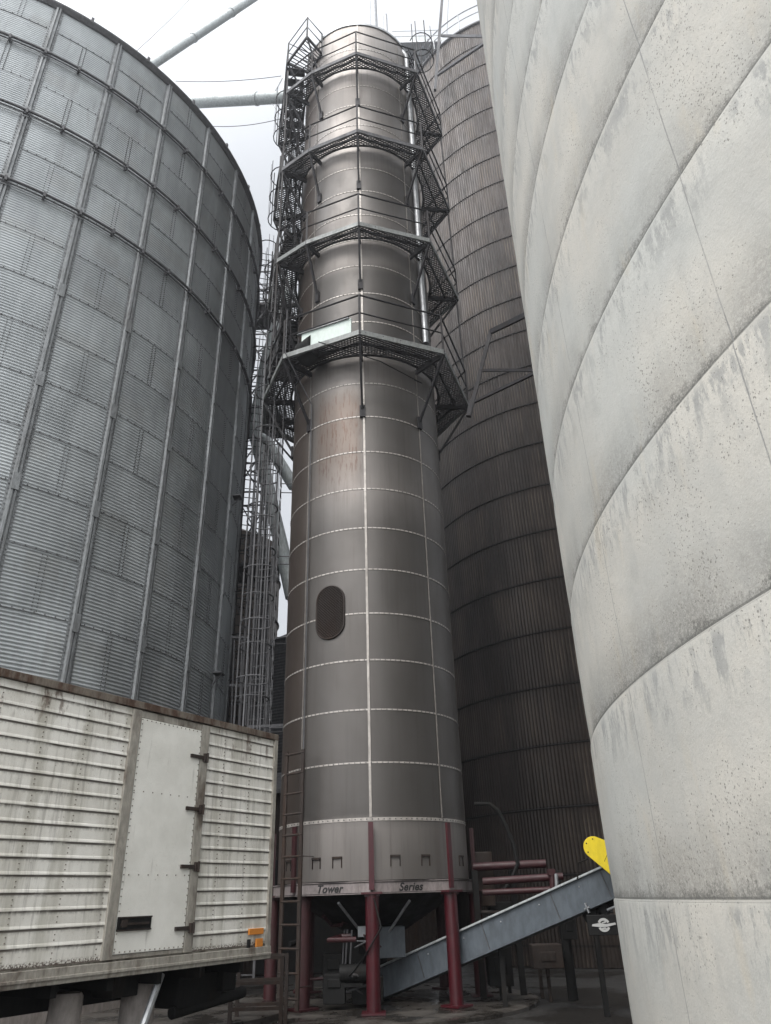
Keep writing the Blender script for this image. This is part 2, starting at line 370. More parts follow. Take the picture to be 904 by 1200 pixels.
for j in range(N_):
    a = 2*PI*j/N_; off = (.011, 0., -.011, 0.)[j % 4]; ca, sa = math.cos(a), math.sin(a)
    for z, d in lv: r = NR+off+d; w.v.append((NC.x+r*ca, NC.y+r*sa, z))
m_ = len(lv)
for j in range(N_):
    q_ = (j+1) % N_
    for i in range(m_-1): w.f.append((j*m_+i, q_*m_+i, q_*m_+i+1, j*m_+i+1))
w.build('wall', mbs, brown, uvcyl=(NC.x, NC.y, NR, 0.))
for z in bz[1:-1]:
    q = MB(); q.lathe(NC, [(NR+.012,z-.03),(NR+.038,z-.025),(NR+.038,z+.002),(NR+.01,z+.008)], 180); q.build('sheet_lap', M['black'], brown)
q = MB(); q.lathe(NC, [(NR+.02,NTOP-.1),(NR+.09,NTOP-.05),(NR+.09,NTOP+.04),(NR-.1,NTOP+.1),(.6,NTOP+1.2),(.01,NTOP+1.3)], 180); q.build('roof', M['galv_dark'], brown, smooth=.5)
hr = MB()
for zz, r in ((1.15,.03),(.6,.022)): hr.tube(ringpts(NC, NR+.15, NTOP+zz, 120), r, 6, closed=True)
for k in range(24):
    a = 2*PI*k/24; hr.tube([rad(NC, a, NR+.15, NTOP-.05), rad(NC, a, NR+.15, NTOP+1.15)], .025, 6)
hr.build('handrail', M['galv'], brown)

# ================================================================== DRYER TOWER
dry = empty('grain_dryer', 'tall round grey dryer tower with octagonal mesh platforms on red pipe legs', 'dryer tower', TC)
U = Vector((-TC.x, -TC.y, 0)).normalized()
def tv(deg):
    a = R_(deg); return Vector((U.x*math.cos(a)-U.y*math.sin(a), U.x*math.sin(a)+U.y*math.cos(a), 0))
def tp(deg, r, z): return TC+tv(deg)*r+Vector((0,0,z))
UA = math.atan2(U.y, U.x)
Z0 = 1.84; ZSK = 2.775; ZT = 25.9
md = mat('dull_tower_steel', (.2,.2,.2), .45, .6); t = NT(md); uv = t.coord('UV'); s = t.sep(uv); oc = t.coord()
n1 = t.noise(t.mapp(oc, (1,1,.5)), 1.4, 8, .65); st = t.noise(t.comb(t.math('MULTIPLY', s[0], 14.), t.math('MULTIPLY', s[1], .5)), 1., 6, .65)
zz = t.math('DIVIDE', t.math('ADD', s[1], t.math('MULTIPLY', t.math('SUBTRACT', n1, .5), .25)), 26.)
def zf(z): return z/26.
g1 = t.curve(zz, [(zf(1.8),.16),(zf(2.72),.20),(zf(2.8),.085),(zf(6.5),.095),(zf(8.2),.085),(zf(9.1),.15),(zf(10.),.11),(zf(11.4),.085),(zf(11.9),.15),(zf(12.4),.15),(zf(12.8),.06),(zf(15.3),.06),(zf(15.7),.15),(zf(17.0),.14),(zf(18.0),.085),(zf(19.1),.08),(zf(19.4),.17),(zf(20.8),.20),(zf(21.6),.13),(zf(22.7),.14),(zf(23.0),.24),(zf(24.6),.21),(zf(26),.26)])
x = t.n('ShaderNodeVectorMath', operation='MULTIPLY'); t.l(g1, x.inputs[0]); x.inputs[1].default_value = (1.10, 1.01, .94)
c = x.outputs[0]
c = t.mix(t.ramp(st, (.48,.75,0,.35)), c, (.07,.058,.05))
pn = t.white(t.comb(t.math('FLOOR', t.math('DIVIDE', t.math('SUBTRACT', s[0], UA*TR+20), R_(45)*TR)), t.math('FLOOR', t.math('DIVIDE', t.math('SUBTRACT', s[1], 2.775), .91))))
c = t.mix(t.math('MULTIPLY', pn, .18), c, (.05,.05,.05))
# rust runs high on the left front panel
ru = t.noise(t.comb(t.math('MULTIPLY', s[0], 22.), t.math('MULTIPLY', s[1], 2.2)), 1., 7, .7)
zone = t.math('MULTIPLY', t.ramp(s[1], (8.6,10.3,0,1)), t.ramp(s[1], (11.2,12.0,1,0)))
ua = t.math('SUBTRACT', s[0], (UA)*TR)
zone = t.math('MULTIPLY', zone, t.math('MULTIPLY', t.ramp(ua, (-1.3,-1.0,0,1)), t.ramp(ua, (-.25,.0,1,0))))
c = t.mix(t.math('MULTIPLY', t.math('MULTIPLY', zone, t.ramp(ru, (.52,.60,0,1))), .8), c, (.05,.022,.014))
c = t.mix(t.math('MULTIPLY', zone, .35), c, (.13,.085,.06))
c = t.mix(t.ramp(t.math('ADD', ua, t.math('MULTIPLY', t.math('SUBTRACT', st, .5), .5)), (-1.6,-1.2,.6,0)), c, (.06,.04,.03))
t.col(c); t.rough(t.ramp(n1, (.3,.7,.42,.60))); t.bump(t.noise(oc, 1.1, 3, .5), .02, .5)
seams = [ZSK+.908*k for k in range(0, 26)]
prof = [(TR,Z0+.02)]+[(TR, z) for z in seams if z < ZT-.3]+[(TR,ZT-.02)]
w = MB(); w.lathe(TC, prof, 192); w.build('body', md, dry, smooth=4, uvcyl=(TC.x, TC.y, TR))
q = MB(); q.lathe(TC, [(TR+.03,ZT-.08),(TR+.03,ZT+.02),(TR-.1,ZT+.06),(.75,ZT+.55),(.75,ZT+.72),(.01,ZT+.75)], 96); q.build('roof', M['galv'], dry, smooth=.5)
mstrip = grimy('bolted_strip', (.40,.37,.34), .5, .3, amount=.3)
mside = grimy('side_strip', (.20,.185,.17), .6, .3)
for z in seams[:-1]:
    if z > ZT-.3: continue
    q = MB(); h = .014 if z > ZSK+.1 else .026
    q.lathe(TC, [(TR+.001,z-h),(TR+.007,z-h),(TR+.007,z+h),(TR+.001,z+h)], 192)
    b = q.sub(bolt)
    for k in range(-34, 35):
        a = k*3.2; b.box(tp(a, TR+.009, z), .010, .018, .018, tv(a), tv(a+90))
    q.build('ring_seam', mstrip, dry)
for k in range(8):
    a = 45*k-1; q = MB(); X = tv(a); T = tv(a+90)
    q.box(tp(a, TR+.008, (ZSK+ZT)/2), .014, .042 if k == 0 else .024, ZT-ZSK-.05, X, T)
    if k in (0, 1, 7):
        z = ZSK+.05
        while z < ZT-.2: q.box(tp(a, TR+.018, z), .008, .018, .02, X, T); z += .13
    q.build('vertical_seam', mstrip if k == 0 else mside, dry)
# skirt vent slots
for a in (-57, -33, -20, 12, 30, 62):
    q = MB(); X = tv(a); T = tv(a+90)
    q.box(tp(a, TR+.012, 2.21), .03, .17, .03, X, T); q.box(tp(a-2.6, TR+.008, 2.13), .016, .012, .15, X, T); q.box(tp(a+2.6, TR+.008, 2.13), .016, .012, .15, X, T)
    q.build('vent_slot', M['rust'], dry)
# ring beam, octagonal flat faces between the legs
LR = 1.80
for k in range(8):
    a0, a1 = 45*k-1, 45*k+44; p0 = tp(a0, LR, 1.755); p1 = tp(a1, LR, 1.755); d = (p1-p0).normalized(); out = tv(a0+22.5)
    q = MB(); q.bar(p0, p1, .05, .14); q.bar(p0+Vector((0,0,-.085))-out*.03, p1+Vector((0,0,-.085))-out*.03, .14, .012); q.bar(p0+Vector((0,0,.088))-out*.02, p1+Vector((0,0,.088))-out*.02, .12, .014)
    seg = q.build('ring_beam', M['beamwhite'], dry)
    word = {7: 'Tower', 0: 'Series'}.get(k)
    if word:
        cu = bpy.data.curves.new('t', 'FONT'); cu.body = word; cu.size = .165; cu.extrude = .002; cu.shear = .3; cu.offset = .0045; cu.align_x = 'CENTER'; cu.space_character = 1.05
        to = bpy.data.objects.new('t', cu); C.objects.link(to); bpy.context.view_layer.update()
        me = bpy.data.meshes.new_from_object(to.evaluated_get(bpy.context.evaluated_depsgraph_get())); bpy.data.objects.remove(to)
        mid = (p0+p1)/2+out*.028+Vector((0,0,-.055))+d*(-.06 if k == 7 else -.02)
        Mx = Matrix((d, Vector((0,0,1)), out)).transposed().to_4x4(); Mx.translation = mid-TC
        me.transform(Mx); me.materials.clear(); me.materials.append(M['letter'])
        lo = bpy.data.objects.new('lettering', me); C.objects.link(lo); lo.parent = seg; lo['_o'] = tuple(TC)
        lo['label'] = 'black slanted word ' + word
# legs
for k in range(8):
    a = 45*k-1; X = tv(a); T = tv(a+90); q = MB(); rm = M['red'] if k in (0,1) else M['reddark']
    rr_ = 1.82 if k != 7 else 1.60
    q.tube([tp(a, rr_, .07), tp(a, rr_, 1.66)], .108, 24)
    q.box(tp(a, rr_, .085), .36, .36, .03, X, T)
    leg = q.build('leg', rm, dry, smooth=.7)
    q = MB(); q.box(tp(a, rr_-.02, 1.675), .30, .34, .03, X, T); q.box(tp(a, rr_-.02, 1.64), .2, .24, .025, X, T); q.build('flange', rm, leg)
    q = MB(); q.box(tp(a, LR+.06, 2.22), .04, .085, 1.0, X, T); q.box(tp(a, LR+.035, 2.22), .05, .02, 1.0, X, T); q.build('post', rm, leg)
# hopper and floor under the tower
q = MB(); q.lathe(TC, [(.28,.75),(.30,.95),(1.55,1.66),(1.7,1.68)], 48); q.build('hopper', M['black'], dry, smooth=.5)
q = MB(); q.lathe(TC, [(.22,.35),(.22,.8)], 24); q.build('discharge_tube', M['black'], dry, smooth=.5)
for (a, b_) in ((-22, -10), (22, 12)):
    q = MB(); q.tube([tp(a, 1.55, 1.55), tp(b_, .8, 1.0)], .022, 8); q.build('hopper_brace', M['galv'], dry)
q = MB(); q.box(tp(-12, 1.0, 1.12), .14, .14, .16, tv(0), tv(90)); q.build('junction_box', M['galv'], dry, bev=.01)
q = MB(); q.box(tp(16, .7, .95), .5, .55, .45, tv(10), tv(100)); q.build('discharge_box', M['conv'], dry, bev=.01)
for k, (a, r0) in enumerate(((-30,1.0),(-24,1.1),(-18,1.2),(-35,.8))):
    q = MB(); p0 = tp(a, r0, 1.15); q.tube([p0, p0+Vector((-.02,0,-.3)), p0+Vector((-.05,.0,-.75)), p0+Vector((.25,.1,-.95))], .016, 8); q.build('conduit', M['galv_dark'], dry)
q = MB(); q.tube([tp(0,1.95,1.6), tp(3,2.0,1.2), tp(-3,1.95,.9), tp(-12,1.6,.6), tp(-20,1.3,.5)], .014, 8); q.build('hose', M['black'], dry)
for i in range(5):
    q = MB(); p0 = tp(-22-i*3, 1.25, .30+.05*i); q.bar(p0, p0+Vector((.5,-.05,.14)), .03, .03); q.build('ladder_rung', M['galv_dark'], dry)
rg = random.Random(11)
mk = [M['black'], M['rust'], M['galv_dark'], M['reddark']]
for i in range(16):
    a, r0, z0 = rg.uniform(-70, 8), rg.uniform(.3, 1.5), rg.uniform(.25, 1.3); p0 = tp(a, r0, z0)
    pts = [p0]; 
    for j in range(rg.randint(1, 3)): pts.append(pts[-1]+rg.choice([Vector((rg.uniform(-.6,.6),0,0)), Vector((0,0,rg.uniform(-.35,.35))), Vector((rg.uniform(-.3,.3), rg.uniform(-.4,.4), rg.uniform(-.25,.25)))]))
    pts = [Vector((p.x, p.y, max(.12, min(1.5, p.z)))) for p in pts]
    if (pts[-1]-pts[0]).length > .15: q = MB(); q.tube(pts, rg.uniform(.014,.04), 8); q.build('pipe', rg.choice(mk), dry, smooth=.8)
for (a, r0, z0, sx, sz) in ((-30,1.3,.35,.35,.4),(-8,.9,.3,.5,.35),(-50,.9,.55,.35,.5)):
    q = MB(); c_ = tp(a, r0, z0); q.box(c_, sx, sx*.8, sz); q.box(c_+Vector((0,-sx*.42,sz*.2)), sx*.6, .03, sz*.3); hb_ = q.build('control_box', rg.choice(mk[:3]), dry, bev=.012)
for (a, r0, z0) in ((-16,1.25,.55),):
    q = MB(); c_ = tp(a, r0, z0); q.tube([c_-Vector((.22,0,0)), c_+Vector((.2,0,0))], .13, 20); q.tube([c_+Vector((.2,0,0)), c_+Vector((.3,0,0))], .03, 10); q.box(c_-Vector((0,0,.15)), .3, .22, .05)
    for k in range(7): q.tube([c_+Vector((-.18+.05*k,0,0)), c_+Vector((-.165+.05*k,0,0))], .14, 20)
    q.build('motor', M['black'], dry, smooth=.6)
# oval inspection window with screen
va, vz, vw, vh = -25.5, 6.50, .30, .53
mscr = mat('rusty_screen', (.016,.010,.008), .9, .0)
ov = [];
for k in range(48):
    a = 2*PI*k/48; cx, sx = math.cos(a), math.sin(a)
    yy = (vh-vw)*(1 if sx > 0 else -1) if abs(sx) > .02 else 0
    ov.append((vw*cx, yy+vw*sx))
def onbody(u, v, off): return tp(va+math.degrees(u/TR), TR+off, vz+v)
q = MB(); vs = [onbody(0,0,.02)]+[onbody(u, v, .02) for u, v in ov]; q.add(vs, [(0, 1+i, 1+(i+1) % 48) for i in range(48)])
scr = q.build('screened_vent', mscr, dry)
q = MB(); q.tube([onbody(u, v, .02) for u, v in ov], .018, 8, closed=True)
q.build('frame', M['rust'], scr, smooth=.8)
q = MB()
for i in range(-20, 21):
    for sg in (1, -1):
        pts = []
        for j in range(-30, 31):
            u = j*.02; v_ = sg*u*1.0+i*.055
            inside = (abs(u) < vw and abs(v_) < vh-vw) or math.hypot(u, abs(v_)-(vh-vw)) < vw
            if inside and abs(v_) < vh: pts.append(onbody(u, v_, .03))
        if len(pts) > 1: q.tube(pts, .008, 4, caps=False)
q.build('wire_mesh', M['rust'], scr)
# pipe up the right side, conduit on the left
q = MB(); q.tube([tp(56, TR+.09, 13.6), tp(56, TR+.09, 25.4), tp(50, 1.2, 27.2), tp(50, 1.2, 28.2)], .07, 12); q.build('riser_pipe', M['galv'], dry, smooth=.8)
q = MB(); q.tube([tp(-43, 2.62, 13.9), tp(-43, 2.62, 12.6), tp(-43, TR+.05, 11.6), tp(-43, TR+.05, 2.9)], .012, 6); q.build('conduit', M['galv_dark'], dry)
q = MB(); q.tube([tp(-24, 2.5, 12.6), tp(10, 2.1, 12.2), tp(38, 2.1, 11.9), tp(40, TR+.06, 12.2)], .012, 6); q.build('cable', M['black'], dry)
q = MB(); p0 = tp(150, 1.2, 26.2); q.tube([p0, p0+Vector((0,0,6.5))], .13, 12, rs=[.16,.13]); q.tube([p0+Vector((0,0,6.5)), p0+Vector((0,0,11))], .06, 8); q.build('mast', M['galv'], dry, smooth=.8)

def inpoly(p, poly):
    c = False; n = len(poly)
    for i in range(n):
        a, b = poly[i], poly[i-1]
        if (a[1] > p[1]) != (b[1] > p[1]) and p[0] < (b[0]-a[0])*(p[1]-a[1])/(b[1]-a[1])+a[0]: c = not c
    return c
mdeck = M['rail']; mchan = grimy('channel_steel', (.19,.20,.195), .6, .2)
def platform(z, corners, rin=TR+.10, brace=1.55, wide=False):
    poly = [tp(a, r, z) for a, r in corners]; n = len(poly); p2 = [(p.x, p.y) for p in poly]
    inside = lambda x, y: inpoly((x, y), p2) and math.hypot(x-TC.x, y-TC.y) > rin
    g = MB(); sp = .062
    for ang in (R_(28), R_(-28)):       # expanded metal: crossing strands
        d = Vector((math.cos(ang+UA+PI/2), math.sin(ang+UA+PI/2), 0)); nrm = Vector((-d.y, d.x, 0)); i = -int(3.2/sp)
        while i*sp < 3.2:
            o_ = TC+nrm*(i*sp); i += 1; run = None; t_ = -3.4
            while t_ <= 3.45:
                x, y = o_.x+d.x*t_, o_.y+d.y*t_; ins = inside(x, y)
                if ins and run is None: run = t_
                if (not ins or t_ > 3.4) and run is not None:
                    if t_-run > .06: g.bar((o_.x+d.x*run, o_.y+d.y*run, z), (o_.x+d.x*t_, o_.y+d.y*t_, z), .022, .012)
                    run = None
                t_ += .04
    pl = g.build('platform', mdeck, dry)
    e = MB()
    for i in range(n): e.bar(poly[i]-Vector((0,0,.02)), poly[(i+1) % n]-Vector((0,0,.02)), .045, .13)
    e.build('edge_channel', mchan if wide else M['galv_dark'], pl)
    e = MB()
    for i in range(n):
        a0, r0 = corners[i]; a1, r1 = corners[(i+1) % n]
        e.bar(tp(a0, (r0+rin)/2+.05, z-.04), tp(a1, (r1+rin)/2+.05, z-.04), .04, .06)
    e.tube([tp(a, rin, z-.04) for a in range(0, 360, 8)], .03, 6, closed=True)
    e.build('joist', mdeck, pl)
    for a, r in corners:
        e = MB(); e.bar(tp(a, rin-.1, z-.10), tp(a, r, z-.08), .06, .13)
        e.bar(tp(a, r-.02, z-.12), tp(a, TR+.01, z-brace), .05, .05); e.box(tp(a, TR+.03, z-brace), .05, .12, .3, tv(a), tv(a+90))
        e.build('bracket', mdeck, pl)
    e = MB()
    for hh, rr__ in ((1.07,.022),(.55,.018)):
        for i in range(n): e.tube([poly[i]+Vector((0,0,hh)), poly[(i+1) % n]+Vector((0,0,hh))], rr__, 6)
    for i in range(n):
        a, b = poly[i], poly[(i+1) % n]; L = (b-a).length; k = max(1, round(L/1.9))
        for j in range(k):
            q_ = a.lerp(b, j/k); e.bar(q_-Vector((0,0,.1)), q_+Vector((0,0,1.07)), .045)
    e.build('guardrail', mdeck, pl)
    return pl
cA = [(-103,2.74),(-64,2.47),(-40,2.2),(-2,2.26),(45,2.42),(97,2.66),(140,2.5),(180,2.45),(-140,2.6)]
cB = [(-110,2.78),(-86,2.52),(-46,2.57),(-2,2.58),(44,2.61),(94,2.62),(140,2.6),(180,2.6),(-145,2.65)]
D1, D2, D3, D4 = 12.62, 16.38, 19.95, 23.48
pl1 = platform(D1, cB, wide=True); platform(D2, cA, wide=True); platform(D3, cA); platform(D4, cA)
# pale panel on the lowest platform
a_, b_ = tp(-46, 2.50, D1+.06), tp(-2, 2.50, D1+.06); d_ = (b_-a_)
q = MB(); q.bar(a_+d_*.22+Vector((0,0,.26)), a_+d_*.89+Vector((0,0,.26)), .03, .42)
wp = q.build('panel', M['frp'], pl1); wp['label'] = 'pale green sheet standing on the lowest platform'
q = MB(); q.bar(a_+d_*.16+Vector((0,0,.50)), a_+d_*.86+Vector((0,0,.50)), .08, .05); q.build('panel_rail', M['galv'], pl1)
# dark machine behind the panel
q = MB(); q.tube([tp(-42, 2.1, D1+.2), tp(-30, 2.15, D1+.2)], .3, 20); q.build('fan_housing', M['black'], pl1, smooth=.6)
# top landing
q = MB(); T5 = [tp(-64,2.5,24.95), tp(-40,2.45,24.95), tp(-40,1.8,24.95), tp(-64,1.8,24.95)]
for i in range(4): q.bar(T5[i], T5[(i+1) % 4], .05, .1); 
for i in range(1, 9): q.bar(T5[0].lerp(T5[1], i/9), T5[3].lerp(T5[2], i/9), .02, .03)
for hh in (1.05, .55): 
    q.tube([T5[3]+Vector((0,0,hh)), T5[0]+Vector((0,0,hh)), T5[1]+Vector((0,0,hh)), T5[2]+Vector((0,0,hh))], .02, 6)
    q.tube([T5[0]+Vector((0,0,hh)), tp(-103,2.7,D4+hh)], .02, 6)
for p_ in T5: q.bar(p_-Vector((0,0,.1)), p_+Vector((0,0,1.05)), .045)
for p_ in T5[:2]: q.bar(p_, TC+(p_-TC).normalized()*0+Vector((p_.x-TC.x, p_.y-TC.y, 0))*.72+Vector((0,0,D4)), .04)
for i in range(7): # stair treads up to the landing
    s_ = tp(-103,2.3,D4).lerp(tp(-64,2.2,24.95), (i+.5)/7); q.box(s_, .25, .55, .03, tv(0), tv(-83))
q.bar(tp(-103,2.65,D4), T5[0], .03, .18); q.bar(tp(-103,1.95,D4), T5[3], .03, .18)
q.build('landing', mdeck, dry)
def ladder(parent, a, r, z0, z1, cage0=None, th=1., width=.42, mt=None, hoopm=None, hr=.37, side=None, nrail=7, name='ladder'):
    mt = mt or mdeck; X = tv(a) if side is None else side; T = Vector((-X.y, X.x, 0)); c0 = tp(a, r, 0)
    q = MB()
    for sg in (-1, 1): q.bar(c0+T*(sg*width/2)+Vector((0,0,z0)), c0+T*(sg*width/2)+Vector((0,0,z1)), .05*th, .012*th*th, up=X)
    z = z0+.15
    while z < z1: q.tube([c0-T*(width/2+.02*th)+Vector((0,0,z)), c0+T*(width/2+.02*th)+Vector((0,0,z))], .014*th, 6); z += .305 if th == 1 else .33
    z = z0+.3
    while z < z1:
        for sg in (-1, 1): q.bar(c0+T*(sg*width/2)+Vector((0,0,z)), c0+T*(sg*width/2)-X*max(.1, r-TR)+Vector((0,0,z)), .03, .01)
        z += 1.83
    L = q.build(name, mt, parent)
    if cage0 is not None:
        q = MB(); z = cage0; cc = c0+X*hr
        ang = [math.radians(-135+270*i/12) for i in range(13)]
        while z <= z1+.9:
            q.tube([cc+X*(hr*math.cos(b))+T*(hr*math.sin(b))+Vector((0,0,z)) for b in ang], .016, 5); z += 1.2 if z1-cage0 > 5 else .9
        for i in range(nrail):
            b = ang[1+int(i*10/(nrail-1))]
            q.bar(cc+X*(hr*math.cos(b))+T*(hr*math.sin(b))+Vector((0,0,cage0)), cc+X*(hr*math.cos(b))+T*(hr*math.sin(b))+Vector((0,0,z1+.9)), .03, .008, up=(math.cos(b)*X.x-math.sin(b)*X.y, math.cos(b)*X.y+math.sin(b)*X.x, 0))
        q.build('safety_cage', hoopm or mt, L)
    return L
ladder(dry, -86, 2.0, 4.3, D1+1.0, cage0=4.4, mt=M['galv_dark'], hr=.36)
ladder(dry, -42, 2.02, .12, 3.95, mt=M['rust'], th=1.5)
for (z0, z1) in ((D1,D2),(D2,D3),(D3,D4)):
    ladder(dry, -78, 1.95, z0, z1, cage0=z0+2.2)
    ladder(dry, -128, 2.25, z0, z1, cage0=z0+2.2)
    for a_, b_, w__ in ((tp(-103,2.72,z1-.1), tp(-118,2.0,z0+1.0), .05), (tp(-64,2.46,z1-.1), tp(-90,TR,z0+1.2), .05), (tp(-103,2.7,z0+1.0), tp(-80,2.2,z1), .04), (tp(-64,2.46,z0+1.05), tp(-64,2.46,z1), .04), (tp(97,2.62,z1-.1), tp(94,2.6,z0+1.05), .03)):
        q = MB(); q.bar(a_, b_, w__); q.build('stay', mdeck, dry)   # raking stays
for (z0, z1) in ((D1,D2),(D2,D3),(D3,D4)):
    q = MB(); A0, A1 = tp(-66, 2.15, z0), tp(-122, 2.35, z1)
    dh = (A1-A0); dh.z = 0; dh.normalize(); pn_ = Vector((dh.y, -dh.x, 0))*.32
    for sg in (-1, 1):
        q.bar(A0+pn_*sg, A1+pn_*sg, .04, .18)
        for hh in (.55, 1.0): q.tube([A0+pn_*sg+Vector((0,0,hh)), A1+pn_*sg+Vector((0,0,hh))], .018, 6)
        for f_ in (0., .33, .66, 1.): p_ = A0.lerp(A1, f_)+pn_*sg; q.bar(p_, p_+Vector((0,0,1.0)), .035)
    for i in range(14):
        c_ = A0.lerp(A1, (i+.5)/14); q.box(c_, .64, .2, .025, pn_.normalized(), dh)
    
    q.build('stair', mdeck, dry)
ladder(dry, 62, 1.9, D4, 25.8, cage0=D4+1.6)

# ================================================================== TRAILER
Bp = Vector((-1.46, 9.49, 0)); Ld = Vector((1.64, 2.79, 0)).normalized(); Nn = Vector((Ld.y, -Ld.x, 0))
def tr(s_, n_, z): return Bp+Ld*s_+Nn*n_+Vector((0,0,z))
trl = empty('box_trailer', 'dirty white ribbed box trailer with a hinged side door, parked before the corrugated bin', 'trailer', (Bp.x, Bp.y, 0))
LEN = 9.5; WID = 2.45; ZB, ZTt = 1.06, 3.44
mt = mat('dirty_white_trailer', (.6,.59,.55), .55); t = NT(mt); uv = t.coord('UV'); s = t.sep(uv)
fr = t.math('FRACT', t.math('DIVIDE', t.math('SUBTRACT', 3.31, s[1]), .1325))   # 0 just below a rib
sm = t.noise(t.comb(t.math('MULTIPLY', s[0], 30.), t.math('MULTIPLY', s[1], 4.)), 1., 6, .7)
big = t.noise(uv, 2.2, 7, .65); col_ = t.noise(t.comb(t.math('MULTIPLY', s[0], 2.6), t.math('MULTIPLY', s[1], .25)), 1.7, 6, .62)
c = t.mix(t.ramp(big, (.3,.7,0,1)), (.58,.56,.505), (.72,.705,.655))
c = t.mix(t.ramp(col_, (.45,.65,0,.65)), c, (.33,.315,.26))
c = t.mix(t.math('MULTIPLY', t.ramp(t.noise(t.comb(t.math('MULTIPLY', s[0], 14.), t.math('MULTIPLY', s[1], .7)), 1., 7, .7), (.52,.66,0,1)), .45), c, (.20,.185,.16))
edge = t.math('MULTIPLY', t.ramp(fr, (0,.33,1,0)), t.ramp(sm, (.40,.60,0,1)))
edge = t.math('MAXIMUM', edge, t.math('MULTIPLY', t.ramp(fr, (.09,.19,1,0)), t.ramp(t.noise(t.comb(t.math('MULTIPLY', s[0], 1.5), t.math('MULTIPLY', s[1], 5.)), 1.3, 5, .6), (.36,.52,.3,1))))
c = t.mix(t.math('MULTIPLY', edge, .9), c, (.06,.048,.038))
top = t.math('MULTIPLY', t.ramp(s[1], (2.9,3.36,0,1)), t.ramp(t.noise(t.comb(t.math('MULTIPLY', s[0], 5.), t.math('MULTIPLY', s[1], 1.6)), 1.6, 7, .7), (.52,.62,0,1)))
c = t.mix(t.math('MULTIPLY', top, .85), c, (.10,.065,.045))
c = t.mix(t.math('MULTIPLY', t.ramp(t.noise(uv, 40, 4, .6), (.64,.70,0,1)), .5), c, (.14,.09,.06))
bot = t.math('MULTIPLY', t.ramp(s[1], (1.19,1.235,1,0)), t.ramp(t.noise(uv, 60, 3, .6), (.45,.55,0,1))); c = t.mix(bot, c, (.08,.06,.05))
t.col(c); t.rough(t.ramp(big, (.3,.7,.4,.65))); t.bump(t.noise(uv, 3, 4, .6), .01, .5)
md2 = mat('white_door_paint', (.62,.62,.59), .5); t = NT(md2); uv = t.coord('UV'); s = t.sep(uv)
big = t.noise(uv, 2.5, 7, .65)
c = t.mix(t.ramp(big, (.3,.7,0,1)), (.62,.61,.56), (.73,.72,.67))
c = t.mix(t.math('MULTIPLY', t.ramp(t.noise(t.comb(t.math('MULTIPLY', s[0], 9.), t.math('MULTIPLY', s[1], .9)), 1.3, 6, .65), (.60,.74,0,1)), .45), c, (.27,.26,.23))
c = t.mix(t.math('MULTIPLY', t.ramp(t.noise(uv, 30, 4, .65), (.66,.73,0,1)), .55), c, (.2,.16,.12))
c = t.mix(t.math('MULTIPLY', t.ramp(s[1], (1.17,1.24,1,0)), t.ramp(t.noise(uv, 45, 3, .6), (.45,.6,0,.8))), c, (.12,.09,.07))
t.col(c); t.bump(t.noise(uv, 2.5, 4, .6), .012, .5)
mfr = grimy('grimy_aluminium', (.33,.31,.27), .6, .2, dirt=(.07,.045,.03), amount=.8, scale=4, lo=.48, hi=.68)
mrail = grimy('rusty_top_rail', (.15,.125,.10), .75, .1, dirt=(.06,.03,.018), amount=.95, scale=7, lo=.42, hi=.6)
def uvtr(o):
    me = o.data; u = me.uv_layers.new(name='UVMap'); off = Vector(o['_o'])
    for lp in me.loops:
        p_ = me.vertices[lp.vertex_index].co+off-Bp; u.data[lp.index].uv = (p_.dot(Ld), p_.z)
mriv = mat('dull_rivet', (.22,.20,.17), .7)
ribs = [3.31-.1325*k for k in range(16)]
def side(s0, s1, name='side_panel'):
    ns = max(1, int((s1-s0)/.25)); pr = [(0., ZTt-.06)]
    for z in ribs:
        pr += [(0.002, z+.026), (.006, z+.018), (.009, z+.007), (.008, z-.001), (.001, z-.005)]
    pr += [(0.0, ZB+.12)]
    q = MB(); rr2 = random.Random(int(s0*10)); m__ = len(pr)
    for j in range(ns+1):
        ss = s0+(s1-s0)*j/ns; wv = .006*math.sin(ss*2.1+.5)
        for n_, z in pr: q.v.append(tuple(tr(ss, n_+wv*.5+rr2.uniform(-.0008,.0008), z+rr2.uniform(-.0015,.0015))))
    for j in range(ns):
        for i in range(m__-1): q.f.append((j*m__+i, j*m__+i+1, (j+1)*m__+i+1, (j+1)*m__+i))
    q.sub(mriv); s_ = s0+.28   # rivet lines
    while s_ < s1:
        for z in ribs:
            q.box(tr(s_, .006, z-.05), .009, .008, .009, Ld, Nn)
            q.box(tr(s_, .006, z-.09), .009, .008, .009, Ld, Nn)
        s_ += .45
    s_ = s0+.03
    while s_ < s1: q.box(tr(s_, .006, ZB+.15), .008, .008, .008, Ld, Nn); s_ += .06
    o = q.build(name, mt, trl); uvtr(o); return o
side(-LEN+.1, -2.315); side(-1.21, -.06)
def tbox(nm, s0, s1, n0, n1, z0, z1, m__, par=None, bev=.004):
    q = MB(); q.box(tr((s0+s1)/2, (n0+n1)/2, (z0+z1)/2), s1-s0, n1-n0, z1-z0, Ld, Nn); return q.build(nm, m__, par or trl, bev=bev)
